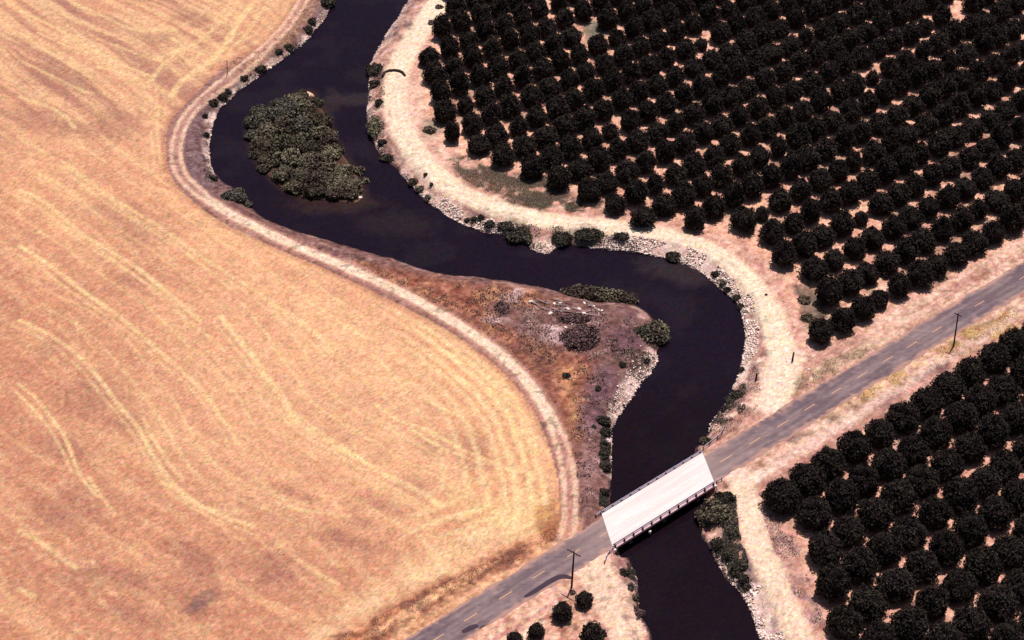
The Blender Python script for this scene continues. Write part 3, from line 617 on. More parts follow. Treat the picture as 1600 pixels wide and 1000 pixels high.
for fr in (.22, .46, .70):
    mb = MB()
    xa, xb_ = dw[11, 0], dw[10, 0]; p, t, n = road_at(xa + (xb_ - xa) * fr - 1.2); p = p - BC; k0 = len(mb.v)
    for a, b in ((-1.7, -.08), (1.7, -.08), (1.7, .08), (-1.7, .08)): v = p + t * a + n * b; mb.v.append((v[0], v[1], DZ + .006))
    mb.f.append([k0, k0 + 1, k0 + 2, k0 + 3]); mb.build('centre_dash', faded, br)
mb = MB()
for c in np.linspace(cS + .7, cN - .7, 5): slab(mb, -HL + .5, HL - .5, c - .22, c + .22, -1.0, -.253)
mb.build('girder', M['girder'], br)
for sgn, cc in ((-1, cS), (1, cN)):
    mb = MB(); slab(mb, -HL, HL, min(cc + sgn * .003, cc + sgn * (.8 if sgn < 0 else .3)), max(cc + sgn * .003, cc + sgn * (.8 if sgn < 0 else .3)), -.28, DZ + .1); mb.build('curb', M['curb'], br)
    mb = MB(); a0, a1 = -HL + .1, HL - .1
    ofs = cc + sgn * .12
    P = [bl(a + ofs * skew, ofs, 0) for a in np.linspace(a0, a1, 24)]
    mb.sweep(P, [(-.05, .62), (.05, .62), (.09, .72), (.03, .80), (.09, .88), (.05, .98), (-.05, .98)]); mb.build('guard_rail', M['steel'], br)
    for k in range(12):
        a = -HL + .6 + k * (2 * HL - 1.2) / 11; mb = MB(); pc = cc + sgn * (.55 if sgn < 0 else .27)
        mb.box(bl(a + pc * skew, pc, .42), (.34, .34, 1.05), math.atan2(bu[1], bu[0])); mb.build('post', M['woodpost'], br, .02)
# two bents of piles under caps, and the abutments
for q in (-.33, .0, .33):
    mb = MB(); slab(mb, q * BLEN - .4, q * BLEN + .4, cS - .75, cN + .3, -1.45, -1.004)
    for c in np.linspace(cS + .2, cN - .5, 5): p = bl(q * BLEN + c * skew, c, 0); mb.tube([(p[0], p[1], -5), (p[0], p[1], -1.45)], .2, 8)
    mb.build('pile_bent', M['girder'], br)
for s in (-1, 1):
    mb = MB(); slab(mb, *sorted((s * (HL - .05), s * (HL - .55))), cS - .6, cN + .6, -4.6, -.286); mb.build('abutment', M['girder'], br)
endm = material('end_marker', col=tuple(np.clip(alb(255, 235, 225), 0, .75)), rough=.7)
for px_, py_ in ((961, 860), (1118, 760)):
    x, y = W(px_, py_, .5); mb = MB(); mb.box((x - BC[0], y - BC[1], .45), (.55, .45, .75), .6); mb.build('end_block', endm, br, .04)
mb = MB(); p = W(1015.5, 830, -1.0); mb.tube([(p[0] - BC[0], p[1] - BC[1], -1.6), (p[0] - BC[0], p[1] - BC[1], -.9)], .3, 10); mb.build('pile_end', endm, br)  # pale end of a pile showing at the near side of the bridge

def guardrail(pts, label, hz=.75, posts=6):
    P2 = smooth(WL(pts, hz), 2); g = empty('guardrail', (*P2[0], 0)); tag(g, label, 'guardrail')
    P = [np.array([p[0] - P2[0][0], p[1] - P2[0][1], 0]) for p in P2]
    mb = MB(); mb.sweep(P, [(-.05, .55), (.06, .55), (.11, .65), (.05, .73), (.11, .81), (.06, .92), (-.05, .92)]); mb.build('rail', M['steel'], g)
    for k in range(posts):
        p = P[int(round(k * (len(P) - 1) / (posts - 1)))]; d = P[min(len(P) - 1, int(round(k * (len(P) - 1) / (posts - 1))) + 1)] - p
        mb = MB(); mb.box((p[0], p[1], .35), (.18, .18, 1.5 - .35), 0.6); mb.build('post', M['woodpost'], g, .01)
guardrail([(1099, 699), (1110, 690), (1120, 683), (1128, 675), (1132, 665)], 'curved metal guardrail end at the upper right corner of the bridge', posts=5)
guardrail([(958, 855), (951, 862), (947, 870), (945, 877)], 'short curved metal guardrail end at the lower left corner of the bridge', posts=4)
guardrail([(939, 799), (935, 802), (931, 805)], 'stubby metal guardrail end at the upper left corner of the bridge', posts=2)
guardrail([(1120, 752), (1124, 749), (1128, 747)], 'stubby metal guardrail end at the lower right corner of the bridge', posts=2)

# ------------------------------------------------------------------ poles and posts
def util_pole(bx, by, tx_, ty_, label, arm=None, r=.2):
    x, y, z = on_ground(bx, by); 
    # height so that the top lands on the pixel row
    h = 4.0
    while pix(x, y, z + h)[1] > ty_: h += .1
    g = empty('utility_pole', (x, y, z)); tag(g, label, 'utility pole')
    tpx = W(tx_, ty_, z + h)[0] - x; tpx = max(-.4, min(.4, tpx))
    mb = MB(); mb.tube([(0, 0, -.6), (tpx * .5, 0, h * .5), (tpx, 0, h)], [r, r * .85, r * .65], 10); mb.build('pole', M['wood'], g)
    if arm:
        a = np.array([arm[0] * 1.0, arm[1], 0]); a /= np.linalg.norm(a); c = np.array([tpx, 0, h - .45])
        mb = MB(); mb.bar(c - a * arm[2], c + a * arm[2], .16, .2); mb.build('crossarm', M['wood'], g, .01)
        for s in (-.92, -.45, .45, .92):
            mb = MB(); q = c + a * arm[2] * s; mb.tube([(q[0], q[1], q[2] + .1), (q[0], q[1], q[2] + .22), (q[0], q[1], q[2] + .32)], [.03, .06, .04], 8); mb.build('insulator', M['steel'], g)
        mb = MB(); mb.bar(c + a * arm[2] * .5 - np.array([0, 0, .1]), c - np.array([0, 0, .9]), .05, .05); mb.bar(c - a * arm[2] * .5 - np.array([0, 0, .1]), c - np.array([0, 0, .9]), .05, .05); mb.build('brace', M['steel'], g)
    return g
util_pole(893, 918, 897, 862, 'dark wooden utility pole with crossarm left of the bridge', arm=(.80, -.6, 1.75), r=.24)
util_pole(1490, 541, 1496, 490, 'dark wooden utility pole beside the road at the right edge', arm=(.8, -.6, 1.0), r=.22)
util_pole(355, 117, 359, 94, 'thin brown pole beside the farm track at the upper left bend', r=.13)
for (bx, by, ty_, lb) in ((1238, 564, 551, 'short dark post standing in the pale dirt below the lowest orchard tree'), (1181, 594, 583, 'short dark post on the bank side of the pale dirt, nearer the river')):
    x, y, z = on_ground(bx, by); h = .8
    while pix(x, y, z + h)[1] > ty_: h += .05
    mb = MB(); mb.tube([(0, 0, -.3), (.05, 0, h * .6), (.12, 0, h)], [.26, .22, .2], 9); o = mb.build('wooden_post', M['wood']); o.location = (x, y, z); tag(o, lb, 'post')
# dark pipe across the riverside track
P = [(*W(a, b, .25), .22) for a, b in ((597, 119), (601, 113), (608, 110), (616, 109.5), (624, 110.5), (629, 113), (633, 118))]
mb = MB(); mb.tube([np.array(p) - np.array([P[3][0], P[3][1], 0]) for p in P], [.35, .42, .42, .42, .42, .40, .3], 10)
o = mb.build('dark_pipe', M['wood']); o.location = (P[3][0], P[3][1], 0); tag(o, 'dark curved pipe lying across the riverside dirt track', 'pipe')

# ------------------------------------------------------------------ foliage generator
def fibo(n):
    i = np.arange(n) + .5; ph = np.arccos(1 - 2 * i / n); th = PI * (1 + 5 ** .5) * i
    return np.stack([np.cos(th) * np.sin(ph), np.sin(th) * np.sin(ph), np.cos(ph)], 1)
def crown_fn(r, nb, amp, wd):
    B = r.normal(size=(nb, 3)); B /= np.linalg.norm(B, axis=1)[:, None]; B[:, 2] = np.abs(B[:, 2]) - .25; B /= np.linalg.norm(B, axis=1)[:, None]
    h = r.uniform(.4, 1, nb) * amp; w2 = r.uniform(.7, 1.4, nb) * wd
    def f(D):
        c = np.clip(D @ B.T, -1, 1); ang = np.arccos(c); return 1 - amp * .55 + (h * np.exp(-(ang / w2) ** 2)).max(1)
    return f
def leaves(r, n, rx_, ry_, rz_, zc, f, size, zmin=-.55, sq=1.0, fill=.25):
    D = r.normal(size=(int(n * 1.6), 3)); D /= np.linalg.norm(D, axis=1)[:, None]; D = D[D[:, 2] > zmin][:n]; n = len(D)
    rad = f(D) * np.where(r.random(n) < fill, r.uniform(.6, .95, n), r.uniform(.92, 1.06, n))
    P = D * rad[:, None] * np.array([rx_, ry_, rz_])
    if sq != 1: P[:, :2] *= (1 + .0 * P[:, :1])
    P[:, 2] += zc; P[:, 2] = np.maximum(P[:, 2], .05 + .25 * r.random(n))
    N = D + r.normal(size=(n, 3)) * .75; N /= np.linalg.norm(N, axis=1)[:, None]
    T = np.cross(N, r.normal(size=(n, 3))); T /= np.linalg.norm(T, axis=1)[:, None]; Bv = np.cross(N, T)
    s = size * r.uniform(.55, 1.35, n); s1 = (s * .5)[:, None]; s2 = (s * r.uniform(.3, .55, n))[:, None]
    V = np.stack([P - T * s1, P + Bv * s2 * .8, P + T * s1 * 1.1, P - Bv * s2], 1).reshape(-1, 3)
    return V, np.arange(4 * n).reshape(-1, 4)
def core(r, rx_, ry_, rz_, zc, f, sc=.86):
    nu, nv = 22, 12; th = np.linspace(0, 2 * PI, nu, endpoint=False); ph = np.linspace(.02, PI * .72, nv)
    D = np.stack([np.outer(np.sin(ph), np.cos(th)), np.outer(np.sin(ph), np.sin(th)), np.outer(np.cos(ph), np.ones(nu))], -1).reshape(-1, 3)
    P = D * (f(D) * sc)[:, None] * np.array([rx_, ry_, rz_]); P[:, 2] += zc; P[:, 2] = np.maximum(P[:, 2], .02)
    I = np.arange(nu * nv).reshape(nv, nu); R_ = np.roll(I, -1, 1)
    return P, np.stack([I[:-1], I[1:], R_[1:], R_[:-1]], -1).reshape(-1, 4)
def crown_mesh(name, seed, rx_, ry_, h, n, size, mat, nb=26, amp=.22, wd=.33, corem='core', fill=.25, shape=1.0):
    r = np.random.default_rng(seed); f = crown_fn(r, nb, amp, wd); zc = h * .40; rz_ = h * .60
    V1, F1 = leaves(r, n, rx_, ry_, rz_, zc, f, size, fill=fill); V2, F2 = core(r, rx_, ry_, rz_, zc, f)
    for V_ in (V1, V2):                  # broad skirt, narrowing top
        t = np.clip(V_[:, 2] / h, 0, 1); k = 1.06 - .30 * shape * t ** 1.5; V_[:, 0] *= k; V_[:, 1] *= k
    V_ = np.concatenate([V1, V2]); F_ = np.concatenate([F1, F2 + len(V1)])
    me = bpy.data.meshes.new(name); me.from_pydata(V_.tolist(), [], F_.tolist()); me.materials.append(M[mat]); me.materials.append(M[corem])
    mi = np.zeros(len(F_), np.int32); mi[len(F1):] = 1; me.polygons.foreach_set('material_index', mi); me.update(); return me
def clump_mesh(name, seed, rx_, ry_, h, n, size, mat, nb, amp, lobes, fill=.4):
    r = np.random.default_rng(seed); Ls, Cs = [], []; nL = nC = 0
    for k in range(lobes):
        a = 2 * PI * k / lobes + r.uniform(-.5, .5); q = r.uniform(.25, .55); sc2 = r.uniform(.5, .78); hh = h * r.uniform(.6, 1.0)
        if k == 0: hh = h; sc2 = .75; q *= .5
        f = crown_fn(r, nb, amp, .4); off = np.array([math.cos(a) * rx_ * q, math.sin(a) * ry_ * q, 0])
        V1, F1 = leaves(r, max(60, int(n * 1.2 / lobes)), rx_ * sc2, ry_ * sc2, hh * .6, hh * .38, f, size, fill=fill); V2, F2 = core(r, rx_ * sc2, ry_ * sc2, hh * .6, hh * .38, f, .74)
        Ls.append((V1 + off, F1 + nL)); nL += len(V1); Cs.append((V2 + off, F2 + nC)); nC += len(V2)
    V_ = np.concatenate([v for v, _ in Ls] + [v for v, _ in Cs]); F_ = np.concatenate([f for _, f in Ls] + [f + nL for _, f in Cs]); nl_ = sum(len(f) for _, f in Ls)
    me = bpy.data.meshes.new(name); me.from_pydata(V_.tolist(), [], F_.tolist()); me.materials.append(M[mat]); me.materials.append(M['core'])
    mi = np.zeros(len(F_), np.int32); mi[nl_:] = 1; me.polygons.foreach_set('material_index', mi); me.update(); return me
def trunk_mesh(h, r0):
    mb = MB(); mb.tube([(0, 0, -.4), (.03, .02, h * .25), (.06, -.03, h * .5)], [r0 * 1.2, r0, r0 * .7], 8)
    for a in range(4):
        c, s = math.cos(a * 1.57 + .4), math.sin(a * 1.57 + .4); mb.tube([(.04, 0, h * .28), (c * h * .14, s * h * .14, h * .48), (c * h * .24, s * h * .24, h * .68)], [r0 * .6, r0 * .45, r0 * .2], 6)
    me = bpy.data.meshes.new('trunk'); me.from_pydata(mb.v, [], mb.f); me.materials.append(M['bark']); return me

# ------------------------------------------------------------------ orchards
ORD = ['first','second','third','fourth','fifth','sixth','seventh','eighth','ninth','tenth','eleventh','twelfth','thirteenth','fourteenth','fifteenth','sixteenth','seventeenth','eighteenth','nineteenth','twentieth','twenty-first','twenty-second','twenty-third','twenty-fourth','twenty-fifth','twenty-sixth','twenty-seventh','twenty-eighth','twenty-ninth','thirtieth','thirty-first','thirty-second','thirty-third','thirty-fourth','thirty-fifth']
sc_ = CAMH / 330.0
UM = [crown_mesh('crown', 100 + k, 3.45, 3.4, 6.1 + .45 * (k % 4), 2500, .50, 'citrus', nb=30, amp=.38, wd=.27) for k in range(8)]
UT = trunk_mesh(5.6, .17)
def mk_tree(x, y, me, tm, s, sz, rz, label, group, name='orchard_tree'):
    g = empty(name, (x, y, gz(x, y)), rz); g.scale = (s, s, sz); tag(g, label, 'tree', group)
    t = bpy.data.objects.new('trunk', tm); C.objects.link(t); t.parent = g
    c = bpy.data.objects.new('crown', me); C.objects.link(c); c.parent = g
    return g
o0 = np.array([81.39, -8.28]) * sc_; r0_ = np.array([5.93, 4.77]) * sc_; e0_ = np.array([7.95, -5.91]) * sc_
EDGE_PX = [(760,-130),(700,0),(697,50),(655,92),(652,110),(662,128),(664,165),(675,190),(685,245),(715,244),(790,268),(905,312),(1045,365),(1110,362),(1165,372),(1180,380),(1200,425),(1225,440),(1235,420),(1262,470),(1270,505),(1260,530),(1280,560),(1310,545),(1570,395),(1900,210),(1900,-200)]
SKIP = {(8, -23), (9, -22)}
cand = []
for i in range(-10, 75):
    for j in range(-45, 2):
        p = o0 + r0_ * i + e0_ * j; cx, cy = pix(p[0], p[1], 2.2)
        bx, by = pix(p[0], p[1], .5)
        if not bool(inpoly(np.array([bx]), np.array([by]), EDGE_PX)[0]): continue
        if cx > 1830 or cy < -110: continue
        cand.append((i, j, p, cx, cy))
have = {(c[0], c[1]) for c in cand}
miss = [(932, 40), (1490, 12), (1531, 62)]
inframe, outer = [], []
for c in cand:
    if any(abs(c[3] - a) < 13 and abs(c[4] - b) < 10 for a, b in miss): continue
    (inframe if (-15 < c[3] < 1615 and -18 < c[4] < 1020) else outer).append(c)
inframe.sort(key=lambda c: -c[4])
if len(inframe) > 330: outer += inframe[330:]; inframe = inframe[:330]
print('UPPER', len(inframe), 'outer', len(outer))
rr = random.Random(3)
def setd(c): return c[2][0] + rr.uniform(-.35, .35), c[2][1] + rr.uniform(-.35, .35)
edge = [c for c in inframe if c[1] < -3 and ((c[0] - 1, c[1]) not in have or (c[0], c[1] + 1) not in have)]
edge.sort(key=lambda c: (c[1] * -1, c[0]))
edge_i = {(c[0], c[1]): k for k, c in enumerate(edge)}
rowi = {}
for j in (0, -1, -2, -3):
    for k, c in enumerate(sorted([c for c in inframe if c[1] == j], key=lambda c: c[0])): rowi[(c[0], c[1])] = k
RN = {0: 'in the row nearest the road', -1: 'in the second row back from the road', -2: 'in the third row back from the road', -3: 'in the fourth row back from the road'}
SMALL = {(c[0], c[1]) for c in inframe if any(abs(c[3] - a) < 12 and abs(c[4] - b) < 12 for a, b in ((664, 134), (1188, 334), (1315, 420), (1342, 342), (1356, 130), (1096, 70)))}
for c in inframe:
    k2 = (c[0], c[1]); x, y = setd(c); s = rr.uniform(.88, 1.07); sz = rr.uniform(.84, 1.12)
    if rr.random() < .05: s *= .8; sz *= .85
    if k2 in SMALL: s, sz = .62, .6
    if k2 in rowi: lb = 'orchard tree %s, %s from its left end' % (RN[c[1]], ORD[rowi[k2]]); gp = 'orchard trees in the four rows nearest the road'
    elif k2 in edge_i: lb = 'orchard tree on the outer edge by the dirt track, %s along from the road' % ORD[min(edge_i[k2], 34)]; gp = 'orchard trees along the curved edge by the dirt track'
    else: lb = 'dark round orchard tree crowded among others inside the big orchard'; gp = 'trees filling the inside of the big orchard'
    mk_tree(x, y, UM[rr.randrange(8)], UT, s, sz, rr.uniform(0, 6.28), lb, gp)
# trees beyond the frame, one mass
Vs, Fs, n0 = [], [], 0
def bulk(me):
    v = np.empty(len(me.vertices) * 3); me.vertices.foreach_get('co', v); f = np.empty(len(me.loops), np.int32); me.loops.foreach_get('vertex_index', f)
    return v.reshape(-1, 3), f.reshape(-1, 4)
low = [bulk(crown_mesh('crown_far', 300 + k, 3.35, 3.3, 5.9, 700, .8, 'citrus', nb=24, amp=.26, wd=.28)) for k in range(3)]
for c in outer:
    x, y = setd(c); v, f = low[rr.randrange(3)]; a = rr.uniform(0, 6.28); R_ = np.array([[math.cos(a), -math.sin(a), 0], [math.sin(a), math.cos(a), 0], [0, 0, 1]])
    Vs.append(v @ R_.T * rr.uniform(.9, 1.08) + np.array([x, y, 0])); Fs.append(f + n0); n0 += len(v)
if Vs:
    o = npmesh('orchard_beyond', np.concatenate(Vs), np.concatenate(Fs), M['citrus']); tag(o, 'far rows of dark orchard trees beyond the top and right of the view', 'orchard', kind='stuff')

# lower right orchard: bigger trees
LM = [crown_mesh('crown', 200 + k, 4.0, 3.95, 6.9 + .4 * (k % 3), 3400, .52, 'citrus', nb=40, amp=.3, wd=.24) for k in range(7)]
LT = trunk_mesh(6.6, .24)
o1 = np.array([64.07, -69.58]) * sc_; r1_ = np.array([6.70, 5.56]) * sc_; e1_ = np.array([7.50, -5.58]) * sc_
LROW = {0: 0, 1: 0, 2: -1, 3: -2, 4: -3, 5: -3, 6: -3, 7: -3}
LORD = ['nearest the road', 'second from the road', 'third from the road', 'fourth from the road', 'fifth from the road', 'sixth from the road', 'seventh from the road', 'eighth from the road']
nl = 0; Vs, Fs, n0 = [], [], 0
for j in range(0, 10):
    k = 0
    for i in range(LROW.get(j, -4), 16):
        p = o1 + r1_ * i + e1_ * j; cx, cy = pix(p[0], p[1], 2.5)
        if cx > 1740 or cy > 1120: continue
        x, y = p[0] + rr.uniform(-.4, .4), p[1] + rr.uniform(-.4, .4); s = rr.uniform(.93, 1.06); sz = rr.uniform(.9, 1.1)
        if cx < 1630 and cy < 1035:
            mk_tree(x, y, LM[rr.randrange(7)], LT, s, sz, rr.uniform(0, 6.28), 'large tree of the lower right orchard, row %s, %s from the left' % (LORD[j], ORD[k]), 'large trees of the lower right orchard'); nl += 1; k += 1
        else:
            v, f = low[rr.randrange(3)]; Vs.append(v * 1.25 + np.array([x, y, 0])); Fs.append(f + n0); n0 += len(v)
if Vs: o = npmesh('orchard_beyond', np.concatenate(Vs), np.concatenate(Fs), M['citrus']); tag(o, 'continuing rows of large dark orchard trees past the lower right corner', 'orchard', kind='stuff')
print('LOWER', nl)
# five young trees below the road
YM = [crown_mesh('crown', 400 + k, 2.35, 2.3, 4.4, 1500, .42, 'citrus', nb=22, amp=.36, wd=.2) for k in range(3)]
YT = trunk_mesh(4.2, .12)
for k, (cx, cy, wpx, lb) in enumerate(((913, 936, 31, 'small dark tree at the foot of the utility pole'), (879, 957, 37, 'round dark tree between the two smallest ones below the road'), (838, 985, 30, 'small dark tree third from the utility pole below the road'), (804, 999, 30, 'small dark tree cut by the bottom edge, farthest from the pole'), (926, 994, 44, 'widest dark young tree, alone nearer the river at the bottom edge'))):
    x, y = W(cx, cy, 1.6); s = wpx / (FPX / math.hypot(y - CY, CAMH)) / 4.9
    mk_tree(x, y, YM[k % 3], YT, s, s, k * 1.3, lb, 'young trees below the road')

# ------------------------------------------------------------------ riverbank shrubs
def shrub(cx, cy, wpx, hm, kind, label, group='shrubs along the riverbank', name='shrub', nb=14, amp=.4, dpx=None, dens=1.0, size=None, clip_water=True):
    x, y, z = on_ground(cx, cy, hm * .35)
    sc = FPX / math.sqrt((y - CY) ** 2 + CAMH ** 2); rx_ = wpx / sc / 2; ry_ = (dpx if dpx else wpx * .8) / sc / 2 / .62 if dpx else rx_ * .9
    n = int(max(120, min(2600, 110 * dens * (rx_ * ry_ + rx_ * hm + ry_ * hm))))
    sz = size or max(.28, min(.5, rx_ * .22))
    me = clump_mesh(name, (int(cx) * 73 + int(cy) * 19) % 9999, rx_, ry_, hm, n, sz, kind, nb, amp, 3 if rx_ < 1.6 else (4 if rx_ < 3 else 6))
    o = bpy.data.objects.new(name, me); C.objects.link(o); o.location = (x, y, z - .15); tag(o, label, 'shrub', group); return o
SH = [
 (366,306,40,1.8,'greyleaf','pale grey-green willow bush at the bend below the west bank',20),
 (384,318,24,1.3,'greyleaf','smaller pale grey bush just right of the big one at the west bend',None),
 (331,278,16,1.4,'darkshrub','dark low shrub where the west bank turns the corner',None),
 (333,160,15,1.6,'darkshrub','darkest shrub of the pair on the upper west bank',None),
 (348,151,16,1.5,'darkshrub','dark shrub right of the darkest pair on the upper west bank',None),
 (319,180,10,1.5,'darkshrub','small dark shrub at the top of the straight west bank',None),
 (322,210,9,1.6,'darkshrub','narrow dark shrub halfway down the straight west bank',None),
 (381,122,14,1.2,'darkshrub','small dark shrub above the pale stones on the upper west bank',None),
 (356,143,12,1.2,'darkshrub','dark shrub beside the short pole bank, upper west side',None),
 (407,107,16,1.2,'darkshrub','dark shrub low on the upper west bank, third from the top',None),
 (436,80,12,1.3,'darkshrub','dark tuft on the upper west bank halfway to the top edge',None),
 (451,73,14,1.3,'darkshrub','dark tuft beside the halfway one on the upper west bank',None),
 (481,45,14,1.5,'darkshrub','dark shrub on the upper west bank near the top edge',None),
 (487,33,14,1.6,'darkshrub','dark shrub topmost but one on the west bank',None),
 (510,3,22,1.8,'darkshrub','dark shrub at the top edge on the west bank',None),
 (587,108,20,2.0,'darkshrub','grey-brown shrub on the east bank left of the dark pipe',22),
 (586,130,16,1.8,'darkshrub','brown shrub on the east bank just below the dark pipe',None),
 (592,160,13,1.4,'darkshrub','dark round shrub on the east bank beside a pale rock',None),
 (585,195,24,2.4,'olive','tall olive bush on the east bank across from the island',34),
 (597,222,15,1.5,'darkshrub','dark shrub below the tall olive bush on the east bank',None),
 (606,246,18,1.2,'darkshrub','low brown shrub at the start of the pale east stones',None),
 (645,284,18,1.6,'olive','dark green bush upper of the cluster over the east water edge',None),
 (655,295,19,1.6,'olive','dark green bush middle of the cluster over the east water edge',None),
 (668,309,15,1.4,'greyleaf','grey-green bush lowest of the cluster over the east water edge',None),
 (665,272,6,.7,'darkshrub','tiny dark bush on the edge of the east dirt track',None),
 (674,288,7,.8,'darkshrub','tiny dark tuft left of the east dirt track bend',None),
 (730,344,9,.9,'darkshrub','first dark tuft in the pale stones of the east bend',None),
 (741,341,10,.9,'darkshrub','second dark tuft in the pale stones of the east bend',None),
 (752,339,10,.9,'darkshrub','third dark tuft in the pale stones of the east bend',None),
 (765,349,16,1.1,'darkshrub','dark low bush in the stones right of the three tufts',None),
 (791,354,22,1.3,'darkshrub','dark bush at the right end of the east bend stones',None),
 (812,366,32,2.2,'darkshrub','big dark brown bush left of the pale sand spit',24),
 (824,374,20,1.6,'olive','brown-green bush leaning over the pale sand spit',None),
 (880,372,27,1.7,'darkshrub','dark bush right of the pale sand spit',20),
 (919,368,32,1.9,'darkshrub','wide dark bush second right of the sand spit',22),
 (972,373,18,1.3,'darkshrub','dark square bush above the pale riprap',None),
 (1051,398,22,1.1,'darkshrub','flat dark bush at the water edge in the riprap',None),
 (1118,428,13,1.2,'darkshrub','dark shrub upper of those on the outer bend',None),
 (1130,442,14,1.3,'greyleaf','grey shrub on the outer bend below the dark one',None),
 (1137,452,12,1.2,'darkshrub','dark shrub at the waterline of the outer bend',None),
 (1152,464,11,1.2,'darkshrub','dark shrub lowest of the outer bend cluster',None),
 (1158,478,12,1.0,'darkshrub','small shrub on the outer bend where the river turns down',None),
 (905,456,52,3.0,'olive','olive bush at the left of the row on the north shore of the point',18),
 (932,460,56,3.2,'olive','olive bush in the middle of the row on the north shore of the point',20),
 (957,463,48,2.8,'olive','olive bush right of middle on the north shore of the point',18),
 (982,468,32,1.9,'olive','smaller olive bush at the right end of the north shore row',None),
 (1023,520,50,3.6,'olive','tall bright olive bush leaning over water at the tip of the point',30),
 (1005,517,24,2.0,'darkshrub','dark bush tucked behind the tall bush at the tip of the point',None),
 (1010,563,11,1.3,'darkshrub','dark shrub among the white stones on the point',None),
 (973,569,10,1.2,'darkshrub','dark shrub inland of the white stones on the point',None),
 (917,598,1,0,'','',None),
 (884,586,13,.9,'darkshrub','dark tuft in the orange grass near the farm track',None),
 (935,606,10,1.1,'darkshrub','dark green tuft in the grey ground of the point',None),
 (943,658,19,2.2,'darkshrub','top dark bush of the column above the bridge',None),
 (945,676,18,2.0,'darkshrub','second dark bush of the column above the bridge',None),
 (946,695,17,2.0,'darkshrub','third dark bush of the column above the bridge',None),
 (944,711,18,2.1,'darkshrub','fourth dark bush of the column above the bridge',None),
 (946,729,18,2.1,'darkshrub','fifth dark bush of the column above the bridge',None),
 (945,768,15,1.6,'darkshrub','dark bush touching the upper left corner of the bridge',None),
 (928,666,8,.9,'darkshrub','small dark dot of a shrub left of the column above the bridge',None),
 (1159,576,9,1.0,'darkshrub','small dark shrub on the east shore above the two bushes',None),
 (1151,617,19,1.5,'darkshrub','dark bush on the east shore beside the short post',None),
 (1141,625,15,1.4,'darkshrub','dark bush at the east waterline above the bridge',None),
 (1133,638,11,1.1,'darkshrub','lowest dark bush at the east waterline above the bridge',None),
 (1104,690,22,1.0,'weed','yellow-green weed clump behind the curved guardrail',None),
 (1122,800,44,3.0,'olive','big brown-green bush below the right end of the bridge',34),
 (1100,806,30,2.2,'olive','brown-green bush reaching over the water below the bridge',26),
 (1134,778,24,1.8,'darkshrub','dark bush between the bridge end and the pale track',None),
 (1146,835,16,1.2,'darkshrub','dark round bush at the edge of the lower pale track',None),
 (1122,850,20,1.6,'darkshrub','dark bush on the lower east bank under the big one',None),
 (1138,868,18,1.6,'darkshrub','dark bush in the middle of the lower east bank',None),
 (1158,882,20,1.9,'darkshrub','roundest dark bush on the lower east bank',None),
 (1150,893,18,1.6,'darkshrub','dark bush left below the roundest one on the lower east bank',None),
 (1162,905,18,1.7,'darkshrub','dark bush right below the roundest one on the lower east bank',None),
 (1168,917,12,1.3,'darkshrub','lowest dark bush on the lower east bank',None),
 (974,896,16,1.3,'darkshrub','dark shrub on the lower west bank nearest the bridge',None),
 (989,893,12,1.2,'greyleaf','grey shrub leaning to the water on the lower west bank',None),
 (986,916,16,1.4,'greyleaf','grey-green shrub in the middle of the lower west bank',None),
 (992,934,14,1.3,'greyleaf','grey-green shrub lowest of the three on the lower west bank',None),
 (1000,958,18,1.4,'brush','brown scrub near the bottom of the lower west bank',None),
 (1257,468,26,1.0,'weed','green weedy bush left of the orchard corner',None),
 (1264,497,24,1.0,'weed','lower green weedy bush left of the orchard corner',None),
 (672,203,22,1.2,'weed','sage green weedy bush between the track and the orchard',None),
 (895,925,12,.7,'weed','small green weeds at the foot of the utility pole',None),
 (686,10,15,.9,'brush','round grey scrub on the pale dirt at the top edge',None),
 (675,34,16,.8,'brush','reddish scrub beside the twin wheel ruts near the top',None),
 (687,37,9,.7,'brush','small grey scrub right of the reddish one near the top',None),
 (1007,335,14,.7,'darkshrub','low dark sprig at the orchard edge beside the pale track',None),
 (1092,353,20,.4,'brush','flat dark scrub patch between orchard and pale track',None),
 (910,527,64,2.2,'brush','large dark purple-brown dome of dry brush on the point',34),
 (900,497,50,1.2,'brush','flatter dark brush patch above the large dome',14),
 (784,480,30,1.0,'brush','dark brush patch left of the rubble pile',18),
]
for s_ in SH:
    if s_[2] < 3: continue
    cx, cy, wpx, hm, kd, lb, dp = s_
    big = kd == 'brush' and wpx > 40
    if kd == 'darkshrub': wpx *= 1.3
    shrub(cx, cy, wpx, hm, kd, lb, name='brush_mound' if big else 'shrub', dpx=dp, amp=.25 if kd == 'brush' else .5, nb=26 if wpx > 35 else 14)
# small scrub on both banks
# island thicket
ISL = [(402,190,34,2.4,'greyleaf'),(428,178,36,2.6,'greyleaf'),(452,172,34,2.7,'greyleaf'),(474,166,34,2.2,'olive'),(488,184,34,2.4,'olive'),(498,205,32,2.2,'olive'),(474,196,34,2.7,'greyleaf'),(446,196,38,2.8,'olive'),(418,206,36,2.4,'olive'),(408,225,30,2.2,'olive'),(438,222,38,2.6,'olive'),(468,222,38,2.8,'olive'),(496,230,36,2.5,'olive'),(514,240,30,2.0,'olive'),(424,246,34,2.3,'olive'),(452,247,38,2.9,'olive'),(482,250,40,2.8,'olive'),(510,258,36,2.3,'olive'),(534,266,30,1.9,'olive'),(444,270,34,2.2,'olive'),(470,274,38,2.3,'olive'),(500,280,38,2.1,'olive'),(530,284,36,1.9,'olive'),(552,286,26,1.6,'olive'),(464,290,30,1.6,'olive'),(494,296,34,1.6,'olive'),(524,299,32,1.5,'olive'),(548,300,26,1.3,'olive')]
gl = {'greyleaf': 'silvery grey willow bush at the upper left of the island thicket', 'olive': 'olive brown willow bush packed in the island thicket'}
